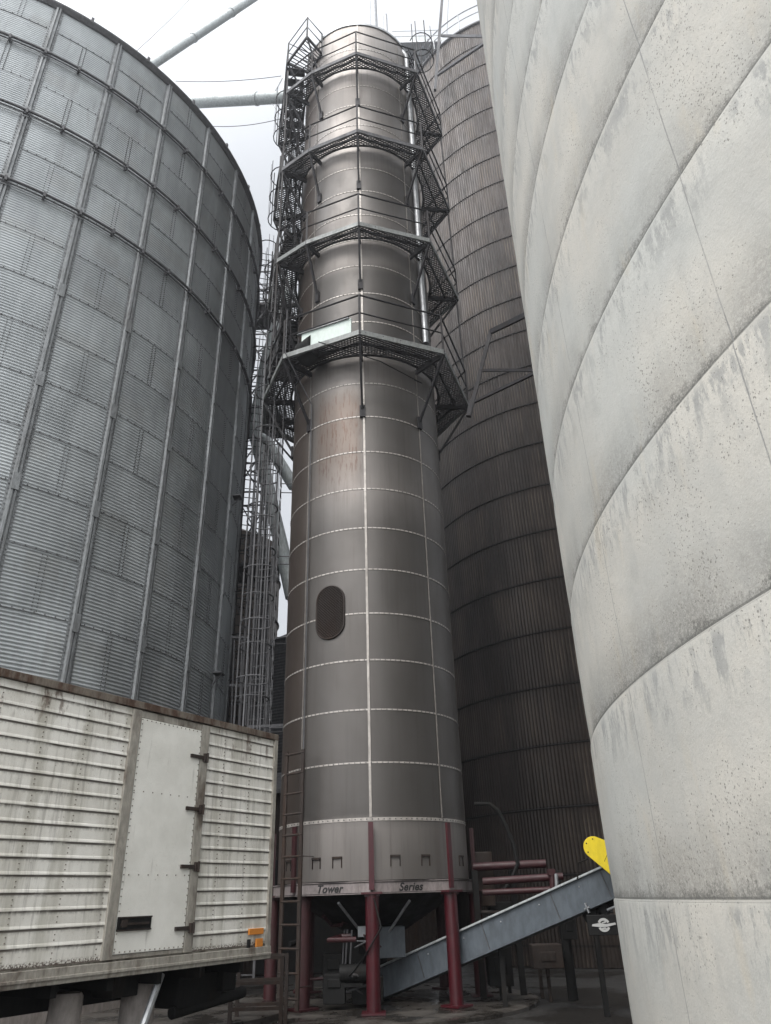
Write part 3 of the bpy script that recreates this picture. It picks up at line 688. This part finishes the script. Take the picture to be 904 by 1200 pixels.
# core box behind the skin
tbox('body', -LEN, -.03, -WID, -.012, ZB+.02, ZTt-.02, mfr)
tbox('door_post', -2.315, -2.205, -.01, .03, ZB+.12, ZTt-.07, mfr)
tbox('door_post', -1.325, -1.21, -.01, .028, ZB+.12, ZTt-.07, mfr)
tbox('corner_post', -.062, 0, -.06, .03, ZB, ZTt-.02, mfr)
tbox('door_header', -2.205, -1.325, -.01, .016, 3.305, ZTt-.07, mfr)
tbox('door_sill', -2.205, -1.325, -.01, .016, ZB+.12, ZB+.155, mfr)
q = MB(); q.box(tr(-1.765, .011, (ZB+.16+3.30)/2), .86, .022, 3.30-ZB-.16, Ld, Nn); q.sub(mriv)
for i in range(60):
    u_ = -2.185+.84*(i % 15)/14
    z_ = (ZB+.175, 3.285, 2.60, 1.86)[i//15]
    if i//15 > 1 and i % 2: continue
    q.box(tr(u_, .025, z_), .010, .008, .010, Ld, Nn)
for i in range(34):
    z_ = ZB+.2+i*.06
    for u_ in (-2.183, -1.347): q.box(tr(u_, .025, z_), .010, .008, .010, Ld, Nn)
dr = q.build('door', md2, trl); uvtr(dr)
for z_ in (3.02, 2.49, 1.94, 1.39):
    q = MB(); q.box(tr(-1.38, .034, z_), .19, .022, .034, Ld, Nn); q.box(tr(-1.265, .04, z_), .045, .035, .085, Ld, Nn); q.tube([tr(-1.245, .055, z_-.05), tr(-1.245, .055, z_+.05)], .013, 8)
    q.build('hinge', M['rust'], dr)
q = MB(); q.box(tr(-1.99, .026, 1.455), .40, .012, .115, Ld, Nn); lt = q.build('latch', M['black'], dr)
q = MB(); q.box(tr(-1.99, .036, 1.455), .33, .02, .02, Ld, Nn); q.box(tr(-2.12, .038, 1.46), .06, .024, .06, Ld, Nn); q.bar(tr(-2.19,.036,1.405), tr(-1.79,.036,1.405), .012); q.bar(tr(-2.19,.036,1.508), tr(-1.79,.036,1.508), .012); q.build('handle', M['rust'], lt)
tbox('top_rail', -LEN, 0, -.05, .034, ZTt-.055, ZTt+.015, mrail)
tbox('roof', -LEN, -.01, -WID, -.04, ZTt-.01, ZTt+.03, mrail)
tbox('bottom_rail', -LEN, 0.005, -.05, .036, ZB-.015, ZB+.105, mfr); tbox('rub_rail', -LEN, 0.0, .03, .05, ZB+.02, ZB+.045, mfr)
for s_, z0, z1, s1, m_2 in ((-.37,1.285,1.345,-.13,M['amber']),(-.245,1.165,1.245,-.135,M['amber']),(-.38,1.165,1.245,-.34,M['black'])):
    tbox('marker_lamp' if m_2 is M['amber'] else 'plug', s_, s1, .012, .034, z0, z1, m_2)
# chassis, wheels, landing gear
for n_ in (-.75, -1.7): tbox('chassis_rail', -LEN, -.3, n_-.05, n_+.05, ZB-.28, ZB-.02, M['black'])
for i in range(16): tbox('cross_member', -.4-i*.58, -.34-i*.58, -WID+.02, -.06, ZB-.12, ZB-.03, M['black'], bev=0)
def wheel(s_, n_):
    c_ = tr(s_, n_, .5); q = MB(); pts = [(.24,-.14),(.40,-.15),(.49,-.12),(.505,-.05),(.505,.05),(.49,.12),(.40,.15),(.24,.14)]
    n = 40
    for j in range(n):
        a = 2*PI*j/n
        for r, o_ in pts: q.v.append(tuple(c_+Ld*(r*math.cos(a))+Vector((0,0,r*math.sin(a)))+Nn*o_))
    for j in range(n):
        k = (j+1) % n
        for i in range(8): q.f.append((j*8+i, j*8+(i+1) % 8, k*8+(i+1) % 8, k*8+i))
    w_ = q.build('wheel', M['black'], trl, smooth=.6)
    q = MB()
    poly = [(.235*math.cos(2*PI*k/24), .235*math.sin(2*PI*k/24)) for k in range(24)]; q.prism(poly, c_+Nn*.03, Ld, (0,0,1), Nn, .05)
    poly = [(.09*math.cos(2*PI*k/16), .09*math.sin(2*PI*k/16)) for k in range(16)]; q.prism(poly, c_+Nn*.08, Ld, (0,0,1), Nn, .07)
    q.build('rim', M['galv_dark'], w_)
for s_ in (-5.9, -7.1):
    for n_ in (-.3, -2.15): wheel(s_, n_)
# concrete piers the trailer is set on
for (px, wd, gz) in ((77, .30, 'shorter'), (161, .34, 'wider')):
    pa = at(px, 1180, 8.3 if px < 100 else 8.9); q = MB(); q.lathe((pa.x, pa.y, 0), [(wd/2+.02,0),(wd/2,.1),(wd/2-.01,ZB-.16),(wd/2-.03,ZB-.13),(.01,ZB-.13)], 28)
    o = q.build('concrete_pier', M['column'], smooth=.6); base(o); tag(o, f"{'left' if px<100 else 'right'} of two round pale concrete piers under the trailer", 'pier', 'piers under the trailer')
q = MB(); q.tube([tr(-1.45,-.12,ZB-.05), tr(-2.0,.02,.05)], .035, 8); q.build('brace', M['galv'], trl)
q = MB(); c_ = tr(-.55, -.7, .80)
q.box(c_, .65, .5, .30, Ld, Nn); q.tube([tr(-.9,-.5,.62), tr(.2,-.5,.70)], .06, 12); q.box(tr(-.2,-.5,.9), .2, .3, .3, Ld, Nn); q.build('hitch_plate', M['black'], trl, bev=.02)
q = MB(); q.box(tr(-1.75,-.4,ZB-.12), .3, .3, .18, Ld, Nn); q.build('tool_box', M['black'], trl, bev=.01)

# ================================================================== CONVEYOR with yellow belt guard
cv = empty('inclined_conveyor', 'grey-blue inclined trough conveyor rising from under the dryer to the concrete silo', 'conveyor', (TC.x, TC.y, 0))
a_ = at(428, 1144, 15.1); b_ = at(712, 1017, 13.0); dd = (b_-a_).normalized(); side_ = Vector((dd.y, -dd.x, 0)).normalized()
upv = side_.cross(dd).normalized(); upv = upv if upv.z > 0 else -upv
HT = .40
b2 = b_+dd*1.6
q = MB(); q.bar(a_-upv*HT/2, b2-upv*HT/2, .34, HT, up=upv); q.build('trough', M['conv'], cv)
q = MB(); q.bar(a_+upv*.015, b2+upv*.015, .44, .03, up=upv); q.build('cover', M['spout'], cv, bev=.004)
q = MB(); q.bar(a_-upv*(HT+.014), b2-upv*(HT+.014), .40, .026, up=upv)
q.build('bottom_flange', M['conv'], cv)
q = MB()
for f_ in (.26, .53, .80, .985):
    p_ = a_.lerp(b_, f_); q.bar(p_+upv*.03+side_*.18, p_-upv*(HT+.02)+side_*.18, .012, .012, up=dd)
q.build('joint_flange', M['galv_dark'], cv)
for f_ in (.30,.45,.6,.75,.9):
    q = MB()
    p_ = a_.lerp(b_, f_)-upv*.1+side_*.175; q.box(p_, .02, .02, .02); q.build('bolt', M['galv'], cv)
for f_ in (.55, .9):
    q = MB(); p_ = a_.lerp(b_, f_)-upv*(HT+.02); q.bar(p_, Vector((p_.x, p_.y, 0)), .07); q.build('support_post', M['black'], cv)
for i, (px, py, d, w1, h1, d1) in enumerate(((590,1075,15.5,.5,.5,.4),(625,1065,15.3,.3,.35,.3),(585,1130,14.6,.4,.6,.4),(640,1120,14.8,.5,.35,.4),(665,1085,15.0,.25,.4,.3))):
    cp = at(px, py, d); q = MB(); q.box(cp, w1, d1, h1); q.box(cp+Vector((0,-d1*.5,0)), w1*.5, .03, h1*.4); q.bar(cp-Vector((0,0,h1/2)), Vector((cp.x,cp.y,0)), .06)
    o = q.build('control_cabinet', [M['black'], M['rust']][i % 2], smooth=None, bev=.01); base(o); tag(o, ['dark square cabinet on a post under the red pipes','small dark box on a post below the pipe rack end','dark low cabinet beside the right red leg','wide rusty box under the middle of the conveyor','narrow dark box behind the conveyor head'][i], 'cabinet', 'cabinets by the dryer foot')
# motor and shaft under the head
p_ = a_.lerp(b_, .93)-upv*(HT+.08)
q = MB(); q.tube([p_-dd*.22, p_+dd*.5], .05, 12); q.tube([p_-dd*.3-upv*.02, p_-dd*.08], .09, 14); q.box(p_+dd*.05, .12, .14, .16, side_, dd, upv); q.build('drive_motor', M['black'], cv, smooth=.6)
q = MB(); q.tube([p_-upv*.04+side_*.1+dd*.1, p_-upv*.03+side_*.1+dd*1.3], .02, 8); q.build('drive_shaft', M['galv'], cv)
p_ = a_.lerp(b_, .90)-upv*(HT+.0)+side_*.2
q = MB(); q.box(p_, .05, .09, .02, side_, dd, upv); q.box(p_, .05, .02, .14, side_, dd, upv); q.build('clamp', M['galv'], cv)
# guard: teardrop housing leaning down to the right
gp = at(696, 993, 12.5); X = Vector((1,0,0)) if False else Vector((math.cos(R_(-13)), math.sin(R_(-13)), 0)); Yv = Vector((0,0,1)); Zv = X.cross(Yv)
r1, r2, Lg = .15, .30, .90; gd = Vector((math.cos(R_(-28)), math.sin(R_(-28)), 0)); be = math.asin((r2-r1)/Lg); poly = []
aa = R_(-33)
for i in range(13):
    th = aa+PI/2+be+(PI-2*be)*i/12; poly.append((r1*math.cos(th), r1*math.sin(th)))
for i in range(17):
    th = aa+PI/2+be+(PI-2*be)+(PI+2*be)*i/16; poly.append((Lg*math.cos(aa)+r2*math.cos(th), Lg*math.sin(aa)+r2*math.sin(th)))
q = MB(); q.prism(poly, gp-Zv*.06, X, Yv, Zv, .12); q.sub(M['rust'])
for th in (90, 150, 215): q.box(gp+X*(r1*.75*math.cos(R_(th)))+Yv*(r1*.75*math.sin(R_(th)))+Zv*.062, .018, .01, .018, X, Zv, Yv)
q.bar(gp+X*.30+Yv*.08+Zv*.06, gp+X*.12-Yv*.2+Zv*.06, .006, .006)
q.build('belt_guard', M['yellow'], cv, bev=.012)['label'] = 'bright yellow rounded belt guard'
q = MB(); q.tube([gp+X*-.1+Yv*-.15+Zv*.05, gp+X*-.25+Yv*-.2, gp+X*-.3+Yv*-.42], .012, 6); q.build('cable', M['black'], cv)

# emblem on a dark round cap below the conveyor
ep = at(708, 1084, 12.5)
em = empty('emblem_plate', 'pale round emblem crossed by a bar on a dark panel under the conveyor', 'emblem', ep-Vector((0,0,.3)))
Xe = Vector((math.cos(R_(-13)), math.sin(R_(-13)), 0)); Ze = Xe.cross(Vector((0,0,1))); Ye = Vector((0,0,1))
q = MB(); q.box(ep-Ze*.04, .46, .05, .26, Xe, Ze, Ye); q.box(ep-Ze*.30+Ye*.08, .05, .5, .05, Xe, Ze, Ye); q.build('panel', M['black'], em, bev=.01)
def arc(r0, r1, t0, t1, n=14):
    o_ = [(r1*math.cos(R_(t0+(t1-t0)*i/n)), r1*math.sin(R_(t0+(t1-t0)*i/n))) for i in range(n+1)]
    return o_+[(r0*math.cos(R_(t1-(t1-t0)*i/n)), r0*math.sin(R_(t1-(t1-t0)*i/n))) for i in range(n+1)]
q = MB()
for t0, t1 in ((25,155),(205,335)): q.prism(arc(.055,.088,t0,t1), ep-Ze*.01, Xe, Ye, Ze, .008)
q.prism([(-.17,-.012),(-.16,.012),(-.05,.026),(.03,.012),(.16,.028),(.17,.004),(.05,-.022),(-.04,-.026)], ep-Ze*.008, Xe, Ye, Ze, .010)
q.prism([(-.03,.03),(.03,.05),(.035,.03),(-.02,.022)], ep-Ze*.008, Xe, Ye, Ze, .008)
q.prism([(-.03,-.035),(.02,-.028),(.03,-.048),(-.035,-.052)], ep-Ze*.008, Xe, Ye, Ze, .008)
q.build('emblem', M['mark'], em)

# ================================================================== PIPEWORK to the right of the dryer
pw = empty('burner_pipework', 'dark red pipe rack and valves beside the foot of the dryer tower', 'pipework', (2.2, 15.6, 0))
def P(px, py, d): return at(px, py, d)
for (x0, y0, x1, y1, d, r, m_) in ((566,1033,660,1027,14.6,.06,'reddark'),(566,1046,655,1042,14.6,.05,'reddark'),(560,1069,610,1069,14.8,.03,'rust'),(555,1016,640,1012,15,.07,'reddark')):
    q = MB(); q.tube([P(x0,y0,d), P(x1,y1,d)], r, 12); q.build('pipe', M[m_], pw, smooth=.7)
for (x, d) in ((556,14.7),(600,15.2),(652,14.9)):
    a1 = P(x,1020,d); q = MB(); q.bar(a1, Vector((a1.x,a1.y,0)), .1); q.build('post', M['black'], pw)
q = MB(); q.tube([P(647,1020,14.5), P(649,1058,14.5)], .05, 12); q.box(P(646,1022,14.5), .12,.12,.1); q.build('valve', M['reddark'], pw)
q = MB(); q.tube([P(652,1024,14.3), P(653,1048,14.3)], .03, 8); q.build('handle', M['galv'], pw)
q = MB(); q.tube([P(x,y,14.9) for x, y in ((556,942),(574,942),(584,950),(593,968),(602,990),(607,1012),(600,1030),(590,1045))], .035, 8); q.build('hose', M['black'], pw)
q = MB(); q.box(P(566,1030,15.4), .35,.5,.9); q.build('burner_box', M['rust'], pw, bev=.02)

# ================================================================== BRACKET FRAMES on the concrete silo
def tbars(name, label, cat, segs, m_, sub='strut', loc=None):
    e = empty(name, label, cat, loc)
    for a, b, w_, h_ in segs:
        q = MB(); q.bar(a, b, w_, h_); q.build(sub, m_, e)
    return e
ds = 8.9
fr_ = [(at(575,389,ds), at(575+62,389-30,7.9), .04,.08), (at(575,389,ds), at(550,488,ds), .045,.055), (at(564,434,ds), at(640,434,7.9), .035,.04), (at(556,471,ds), at(640,431,7.9), .035,.04), (at(553,470,ds), at(549,488,ds), .06,.06)]
tbars('walkway_bracket', 'dark thin angle bracket reaching out from the concrete silo in front of the brown silo', 'bracket', fr_, M['rail'], loc=at(549,490,ds))
dp = 20.5
fr2 = [(at(523,-60,dp), at(510,106,dp), .13,.13), (at(518,42,dp), at(600,43,17), .1,.1), (at(513,88,dp), at(600,29,17), .1,.1)]
tbars('spout_mast', 'slanting steel mast with two cross arms before the top of the brown silo', 'mast', fr2, M['galv_dark'], loc=at(510,106,dp))

# ================================================================== SPOUTS and cables overhead
def spout(name, label, cat, pts, r, m_=None, band=True, group=None):
    q = MB(); q.tube(pts, r, 20); o = q.build(name, m_ or M['spout'], smooth=.7)
    base(o); tag(o, label, cat, group)
    if band:
        a, b = Vector(pts[0]), Vector(pts[-1]); L = (b-a).length; d = (b-a)/L; k = 1.5
        if len(pts) == 2:
            while k < L:
                q = MB(); q.tube([a+d*k-d*.04, a+d*k+d*.04], r+.025, 20); k += 3.
                o2 = q.build('clamp_band', m_ or M['spout'], None); o2.data.transform(Matrix.Translation(-o.location)); o2.parent = o
    return o
spout('grain_spout', 'thick sloping grain pipe crossing the sky above the corrugated bin', 'spout', [at(150,95,19.2), at(330,-24,19.2)], .17)
o_ = spout('grain_spout', 'near-level pale grain pipe running from bin roof to the tower', 'spout', [at(180,123,19), at(350,113,15.9)], .20)
pa = at(333,88,16.0); pb = at(332,114,16.0)
tbars('pipe_hanger', 'small steel frame holding the level pipe beside the tower', 'hanger', [(at(333,88,16), at(334,112,16), .08,.08), (at(332,90,16), at(322,108,16.2), .03,.03), (at(318,120,16.4), at(334,142,16), .03,.03)], M['galv'], sub='strut', loc=pb)
def cable(pts, lab, r=.012):
    q = MB(); q.tube(pts, r, 5); tag(base(q.build('guy_wire', M['galv_dark'])), lab, 'cable')
def sag(a, b, s_=.15, n=12): return [Vector(a).lerp(Vector(b), i/n)-Vector((0,0,s_*4*(i/n)*(1-i/n))) for i in range(n+1)]
cable(sag(at(206,95,18), at(330,89,16)), 'thin wire above the near-level pipe')
cable(sag(at(250,148,18), at(330,139,16)), 'thin wire below the near-level pipe')
cable(sag(at(160,60,19), at(235,-14,19)), 'thin wire left of the thick sloping pipe')
cable(sag(at(527,-30,20), at(524,40,20), 0), 'thin wire beside the slanting mast', .01)
# vertical bent spout and elbows in the gap
dg = 21.
pts = [at(340,330,dg), at(312,425,dg), at(301,490,dg), at(300,512,dg), at(307,540,dg), at(318,590,dg), at(330,640,dg), at(343,700,dg)]
spout('grain_spout', 'bent grain pipe coming down in the gap left of the tower', 'spout', pts, .22)
spout('grain_spout', 'short branch pipe slanting right from the bend toward the tower', 'spout', [at(303,512,dg), at(312,517,dg), at(345,570,dg)], .20)
spout('grain_spout', 'upright pale pipe standing before the small rust-brown bin', 'spout', [at(309,640,24), at(311,800,24)], .17, M['galv_dark'])

# small brown bin deep in the gap
pr_ = at(327, 700, 27); R2 = 2.3
azr = math.atan2(pr_.x, pr_.y); dc = 29.; phc = azr-math.asin(R2/dc); c2 = Vector((dc*math.sin(phc), dc*math.cos(phc), 0))
ztop2 = at(300, 625, 27).z
mrb = grimy('rusty_brown_steel', (.085,.065,.052), .7, .2, dirt=(.15,.12,.09), amount=.5, scale=2., zs=.12)
q = MB(); n = 96
pf = [(R2, 0)]+[(R2, z) for z in (3,6,9,12)]+[(R2, ztop2), (R2-.3, ztop2+.15), (.3, ztop2+1.2), (.01, ztop2+1.25)]
q.lathe(c2, pf, n)
sb = empty('small_bin', 'small rust-brown round bin seen through ladders in the gap left of the tower', 'grain bin', c2)
q.build('wall', mrb, sb, smooth=.5)
for z in (2.5,4.3,6.1,7.9,9.7,11.5,13.3):
    if z < ztop2: q = MB(); q.tube(ringpts(c2, R2+.03, z, 48), .04, 6, closed=True); q.build('hoop', M['rust'], sb)

# lattice elevator leg further back with platforms, and caged ladders in the gap
def lattice(name, label, c, z0, z1, wdt, m_, cat='elevator leg', step=1.8):
    e = empty(name, label, cat, (c[0], c[1], 0)); h = wdt/2; cs = [(-h,-h),(h,-h),(h,h),(-h,h)]
    for x, y in cs:
        q = MB(); q.bar((c[0]+x,c[1]+y,z0), (c[0]+x,c[1]+y,z1), .08); q.build('post', m_, e)
    q = MB(); z = z0; k = 0
    while z < z1-.1:
        zn = min(z+step, z1)
        for i in range(4):
            a, b = cs[i], cs[(i+1) % 4]
            q.bar((c[0]+a[0],c[1]+a[1],zn), (c[0]+b[0],c[1]+b[1],zn), .05)
            if k % 2: a, b = b, a
            q.bar((c[0]+a[0],c[1]+a[1],z), (c[0]+b[0],c[1]+b[1],zn), .04)
        z = zn; k += 1
    q.build('bracing', m_, e)
    return e
cl = at(293, 600, 23.5)
e = lattice('elevator_tower', 'lattice steel tower with caged ladder in the gap beside the corrugated bin', (cl.x, cl.y), 0, 25, 1.0, M['galv_dark'])
for z in (11.5, 17.5, 23.):
    q = MB(); q.box((cl.x+.2, cl.y, z), 1.7, 1.5, .12); q.build('landing', M['rail'], e)
    q = MB()
    for hh in (.55, 1.1):
        q.tube([(cl.x-.6,cl.y-.7,z+hh),(cl.x+1.0,cl.y-.7,z+hh),(cl.x+1.0,cl.y+.7,z+hh)], .02, 6)
    for x, y in ((-.6,-.7),(.2,-.7),(1.,-.7),(1.,.7)): q.bar((cl.x+x,cl.y+y,z), (cl.x+x,cl.y+y,z+1.1), .04)
    q.build('guardrail', M['rail'], e)
def freeladder(px, d, z0, z1, X, label, m_, cage0, hr=.38, nr=7):
    c0 = at(px[0], px[1], d); c0.z = 0; X = Vector(X).normalized(); T = Vector((-X.y, X.x, 0)); w_ = .42
    e = empty('caged_ladder', label, 'ladder', c0)
    for sg in (-1, 1):
        q = MB(); q.bar(c0+T*(sg*w_/2)+Vector((0,0,z0)), c0+T*(sg*w_/2)+Vector((0,0,z1)), .05, .02, up=X); q.build('side_rail', m_, e)
    q = MB(); z = z0+.15
    while z < z1: q.tube([c0-T*(w_/2)+Vector((0,0,z)), c0+T*(w_/2)+Vector((0,0,z))], .014, 5); z += .305
    kind(q.build('rungs', m_, e), 'stuff')
    ang = [math.radians(-140+280*i/12) for i in range(13)]; cc = c0+X*hr; q = MB(); z = cage0
    while z <= z1: q.tube([cc+X*(hr*math.cos(b))+T*(hr*math.sin(b))+Vector((0,0,z)) for b in ang], .02, 5); z += 1.2
    for i in range(nr):
        b = ang[1+int(i*10/(nr-1))]; p0 = cc+X*(hr*math.cos(b))+T*(hr*math.sin(b)); q.bar(p0+Vector((0,0,cage0)), p0+Vector((0,0,z1)), .03, .012)
    q.build('safety_cage', m_, e); return e
freeladder((286,700), 19.5, .2, 22.5, (.3,-1,0), 'galvanised caged ladder climbing the right edge of the corrugated bin', M['rail'], 3.)
freeladder((309,700), 17.0, .2, 12.6, (-.2,-1,0), 'weathered caged ladder between the bin and the tower, above the trailer end', M['galv_dark'], 4.4)
# chain/bucket line beside the tower
# walkway gantry low in the gap
gs = []
for (x0,y0,x1,y1,d) in ((272,747,292,747,18),(269,803,292,804,18),(290,852,332,850,16),(289,720,303,560,22)): gs.append((at(x0,y0,d), at(x1,y1,d), .05,.06))
for x in (275,284,292): gs.append((at(x,750,18), at(x-4,850,18), .03,.03))
tbars('gantry_frame', 'low galvanised frame of posts and crossbars above the trailer roof end', 'frame', gs, M['galv_dark'], loc=at(280,850,18)-Vector((0,0,1)))
# grey rear bin beyond the gap, low
pg = at(335, 800, 24); q = MB()
hb = empty('rear_bin', 'low dark corrugated bin showing right of the small brown bin', 'grain bin', (pg.x+.8, pg.y+2.2, 0))
zt_ = at(335,745,24).z; pf = []
for i in range(int(zt_/.1*4)+1): pf.append((2.2+.012*math.cos(2*PI*i/4), i*.025))
q.lathe((pg.x+.8, pg.y+2.2), pf, 72); q.build('wall', M['galv_dark'], hb, smooth=4)
q = MB(); q.lathe((pg.x+.8, pg.y+2.2), [(2.25,zt_),(.3,zt_+1.1),(.01,zt_+1.15)], 72); q.build('roof', M['galv_dark'], hb, smooth=.5)
# far elevator head above the right of the tower
ch = at(487, 62, 30.); 
e = lattice('elevator_tower', 'hazy steel elevator head with railed platform peeping over the tower top', (ch.x, ch.y), 0, ch.z-1.2, 1.2, M['galv'], step=2.4)
q = MB(); q.box((ch.x, ch.y, ch.z-.3), 1.5, 1.5, 1.8); q.add([(ch.x-.75,ch.y-.75,ch.z+.61),(ch.x+.75,ch.y-.75,ch.z+.61),(ch.x+.75,ch.y+.75,ch.z+.61),(ch.x-.75,ch.y+.75,ch.z+.61),(ch.x,ch.y,ch.z+1.9)], [(0,1,4),(1,2,4),(2,3,4),(3,0,4)]); q.build('head', M['spout'], e)
q = MB(); q.box((ch.x, ch.y, ch.z-1.3), 3.2, 3., .12)
for hh in (.6,1.2): q.tube([(ch.x+x,ch.y+y,ch.z-1.3+hh) for x, y in ((-1.6,-1.5),(1.6,-1.5),(1.6,1.5),(-1.6,1.5))], .03, 6, closed=True)
for x, y in ((-1.6,-1.5),(0,-1.5),(1.6,-1.5),(1.6,1.5),(-1.6,1.5)): q.bar((ch.x+x,ch.y+y,ch.z-1.3), (ch.x+x,ch.y+y,ch.z-.1), .05)
q.build('landing', M['galv'], e)
spout('grain_spout', 'far hazy grain pipe passing behind the top of the brown silo', 'spout', [at(490,66,30), at(560,58,33)], .35)

# clutter under the trailer and by the dryer foot
rk = at(303, 1185, 12.5)
tk = empty('steel_rack', 'dark steel rack standing on the ground behind the trailer end', 'rack', (rk.x, rk.y, 0))
for x in (-.35,.35):
    for y in (-.25,.25): q = MB(); q.bar((rk.x+x,rk.y+y,0), (rk.x+x,rk.y+y,.9), .05); q.build('leg', M['rust'], tk)
q = MB()
for z in (.3,.6,.9): q.bar((rk.x-.37,rk.y-.25,z), (rk.x+.37,rk.y-.25,z), .04); q.bar((rk.x-.37,rk.y+.25,z), (rk.x+.37,rk.y+.25,z), .04)
q.build('shelf_rail', M['rust'], tk)

# added low shed, blocks sky light so the view under the dryer stays dark
sh = empty('blocker_shed', 'added low dark corrugated shed blocking the sky between the red legs behind the dryer', 'shed', (-3., 22.5, 0))
q = MB(); n = 440; x0 = -9.2; x1 = 1.0
for i in range(n+1):
    x = x0+(x1-x0)*i/n; y = 21+.012*math.sin(2*PI*x/.12); q.v += [(x,y,0),(x,y,4.2)]
q.f = [(2*i,2*i+2,2*i+3,2*i+1) for i in range(n)]
k_ = len(q.v); q.add([(x0,21,0),(x0,25,0),(x0,25,4.2),(x0,21,4.2),(x1,21,0),(x1,25,0),(x1,25,4.2),(x1,21,4.2)], [(0,1,2,3),(4,7,6,5),(1,5,6,2)])
q.build('wall', M['rust'], sh)
q = MB(); q.prism([(0,4.15),(2.3,4.9),(4.6,4.15),(4.6,4.25),(2.3,5.0),(0,4.25)], (x0-.2,20.7,0), (0,1,0), (0,0,1), (1,0,0), x1-x0+.4); q.build('roof', M['galv_dark'], sh)
q = MB(); q.box((-2.2,20.95,1.3), 2.6, .06, 2.5); q.build('door', M['black'], sh)

# ================================================================== HAZE
hz = bpy.data.materials.new('haze'); hz.use_nodes = True; nt = hz.node_tree
for n_ in list(nt.nodes):
    if n_.type != 'OUTPUT_MATERIAL': nt.nodes.remove(n_)
pv_ = nt.nodes.new('ShaderNodeVolumePrincipled'); pv_.inputs['Color'].default_value = (.93,.95,1,1); pv_.inputs['Density'].default_value = .0015; pv_.inputs['Anisotropy'].default_value = .5
nt.links.new(pv_.outputs[0], nt.nodes['Material Output'].inputs['Volume'])
q = MB(); q.box((0,0,26), 196, 196, 54.0); kind(q.build('haze', hz), 'stuff')

# ================================================================== LIGHT
SUN_EL, SUN_AZ = 52, 205     # azimuth clockwise from +y
w_ = bpy.data.worlds.new('World'); scn.world = w_; w_.use_nodes = True; nt = w_.node_tree
bg = nt.nodes['Background']; sky = nt.nodes.new('ShaderNodeTexSky'); sky.sky_type = 'NISHITA'; sky.sun_disc = False
sky.sun_elevation = R_(SUN_EL); sky.sun_rotation = R_(SUN_AZ); sky.dust_density = 6; sky.air_density = 1.5
mul = nt.nodes.new('ShaderNodeVectorMath'); mul.operation = 'SCALE'; nt.links.new(sky.outputs[0], mul.inputs[0]); mul.inputs['Scale'].default_value = .10
mx = nt.nodes.new('ShaderNodeMix'); mx.data_type = 'RGBA'; mx.inputs[0].default_value = .85
tc = nt.nodes.new('ShaderNodeTexCoord'); sx = nt.nodes.new('ShaderNodeSeparateXYZ'); nt.links.new(tc.outputs['Generated'], sx.inputs[0])
mr = nt.nodes.new('ShaderNodeMapRange'); nt.links.new(sx.outputs[2], mr.inputs[0]); mr.inputs[1].default_value = -.02; mr.inputs[2].default_value = 1; mr.inputs[3].default_value = .47; mr.inputs[4].default_value = .56
dt = nt.nodes.new('ShaderNodeVectorMath'); dt.operation = 'DOT_PRODUCT'; nt.links.new(tc.outputs['Generated'], dt.inputs[0])
sd = Vector((math.sin(R_(SUN_AZ))*math.cos(R_(SUN_EL)), math.cos(R_(SUN_AZ))*math.cos(R_(SUN_EL)), math.sin(R_(SUN_EL)))); dt.inputs[1].default_value = sd
m2 = nt.nodes.new('ShaderNodeMapRange'); m2.interpolation_type = 'SMOOTHSTEP'; nt.links.new(dt.outputs['Value'], m2.inputs[0]); m2.inputs[1].default_value = .25; m2.inputs[2].default_value = 1; m2.inputs[3].default_value = 1; m2.inputs[4].default_value = 4.6
mm = nt.nodes.new('ShaderNodeMath'); mm.operation = 'MULTIPLY'; nt.links.new(mr.outputs[0], mm.inputs[0]); nt.links.new(m2.outputs[0], mm.inputs[1])
cc_ = nt.nodes.new('ShaderNodeVectorMath'); cc_.operation = 'SCALE'; cc_.inputs[0].default_value = (.94,.965,1.0); nt.links.new(mm.outputs[0], cc_.inputs['Scale'])
nt.links.new(mul.outputs[0], mx.inputs[6]); nt.links.new(cc_.outputs[0], mx.inputs[7]); nt.links.new(mx.outputs[2], bg.inputs[0]); bg.inputs[1].default_value = 1.0
sl = bpy.data.lights.new('sun', 'SUN'); sl.energy = 1.5; sl.angle = R_(35); sl.color = (1,.97,.93); so = bpy.data.objects.new('sun', sl); C.objects.link(so)
so.rotation_euler = (-sd).to_track_quat('-Z', 'Y').to_euler(); so.location = (0,-20,60)
scn.view_settings.view_transform = 'Standard'; scn.view_settings.look = 'None'; scn.view_settings.exposure = 0.72; scn.view_settings.gamma = 1
for o in bpy.data.objects:
    if '_o' in o: del o['_o']
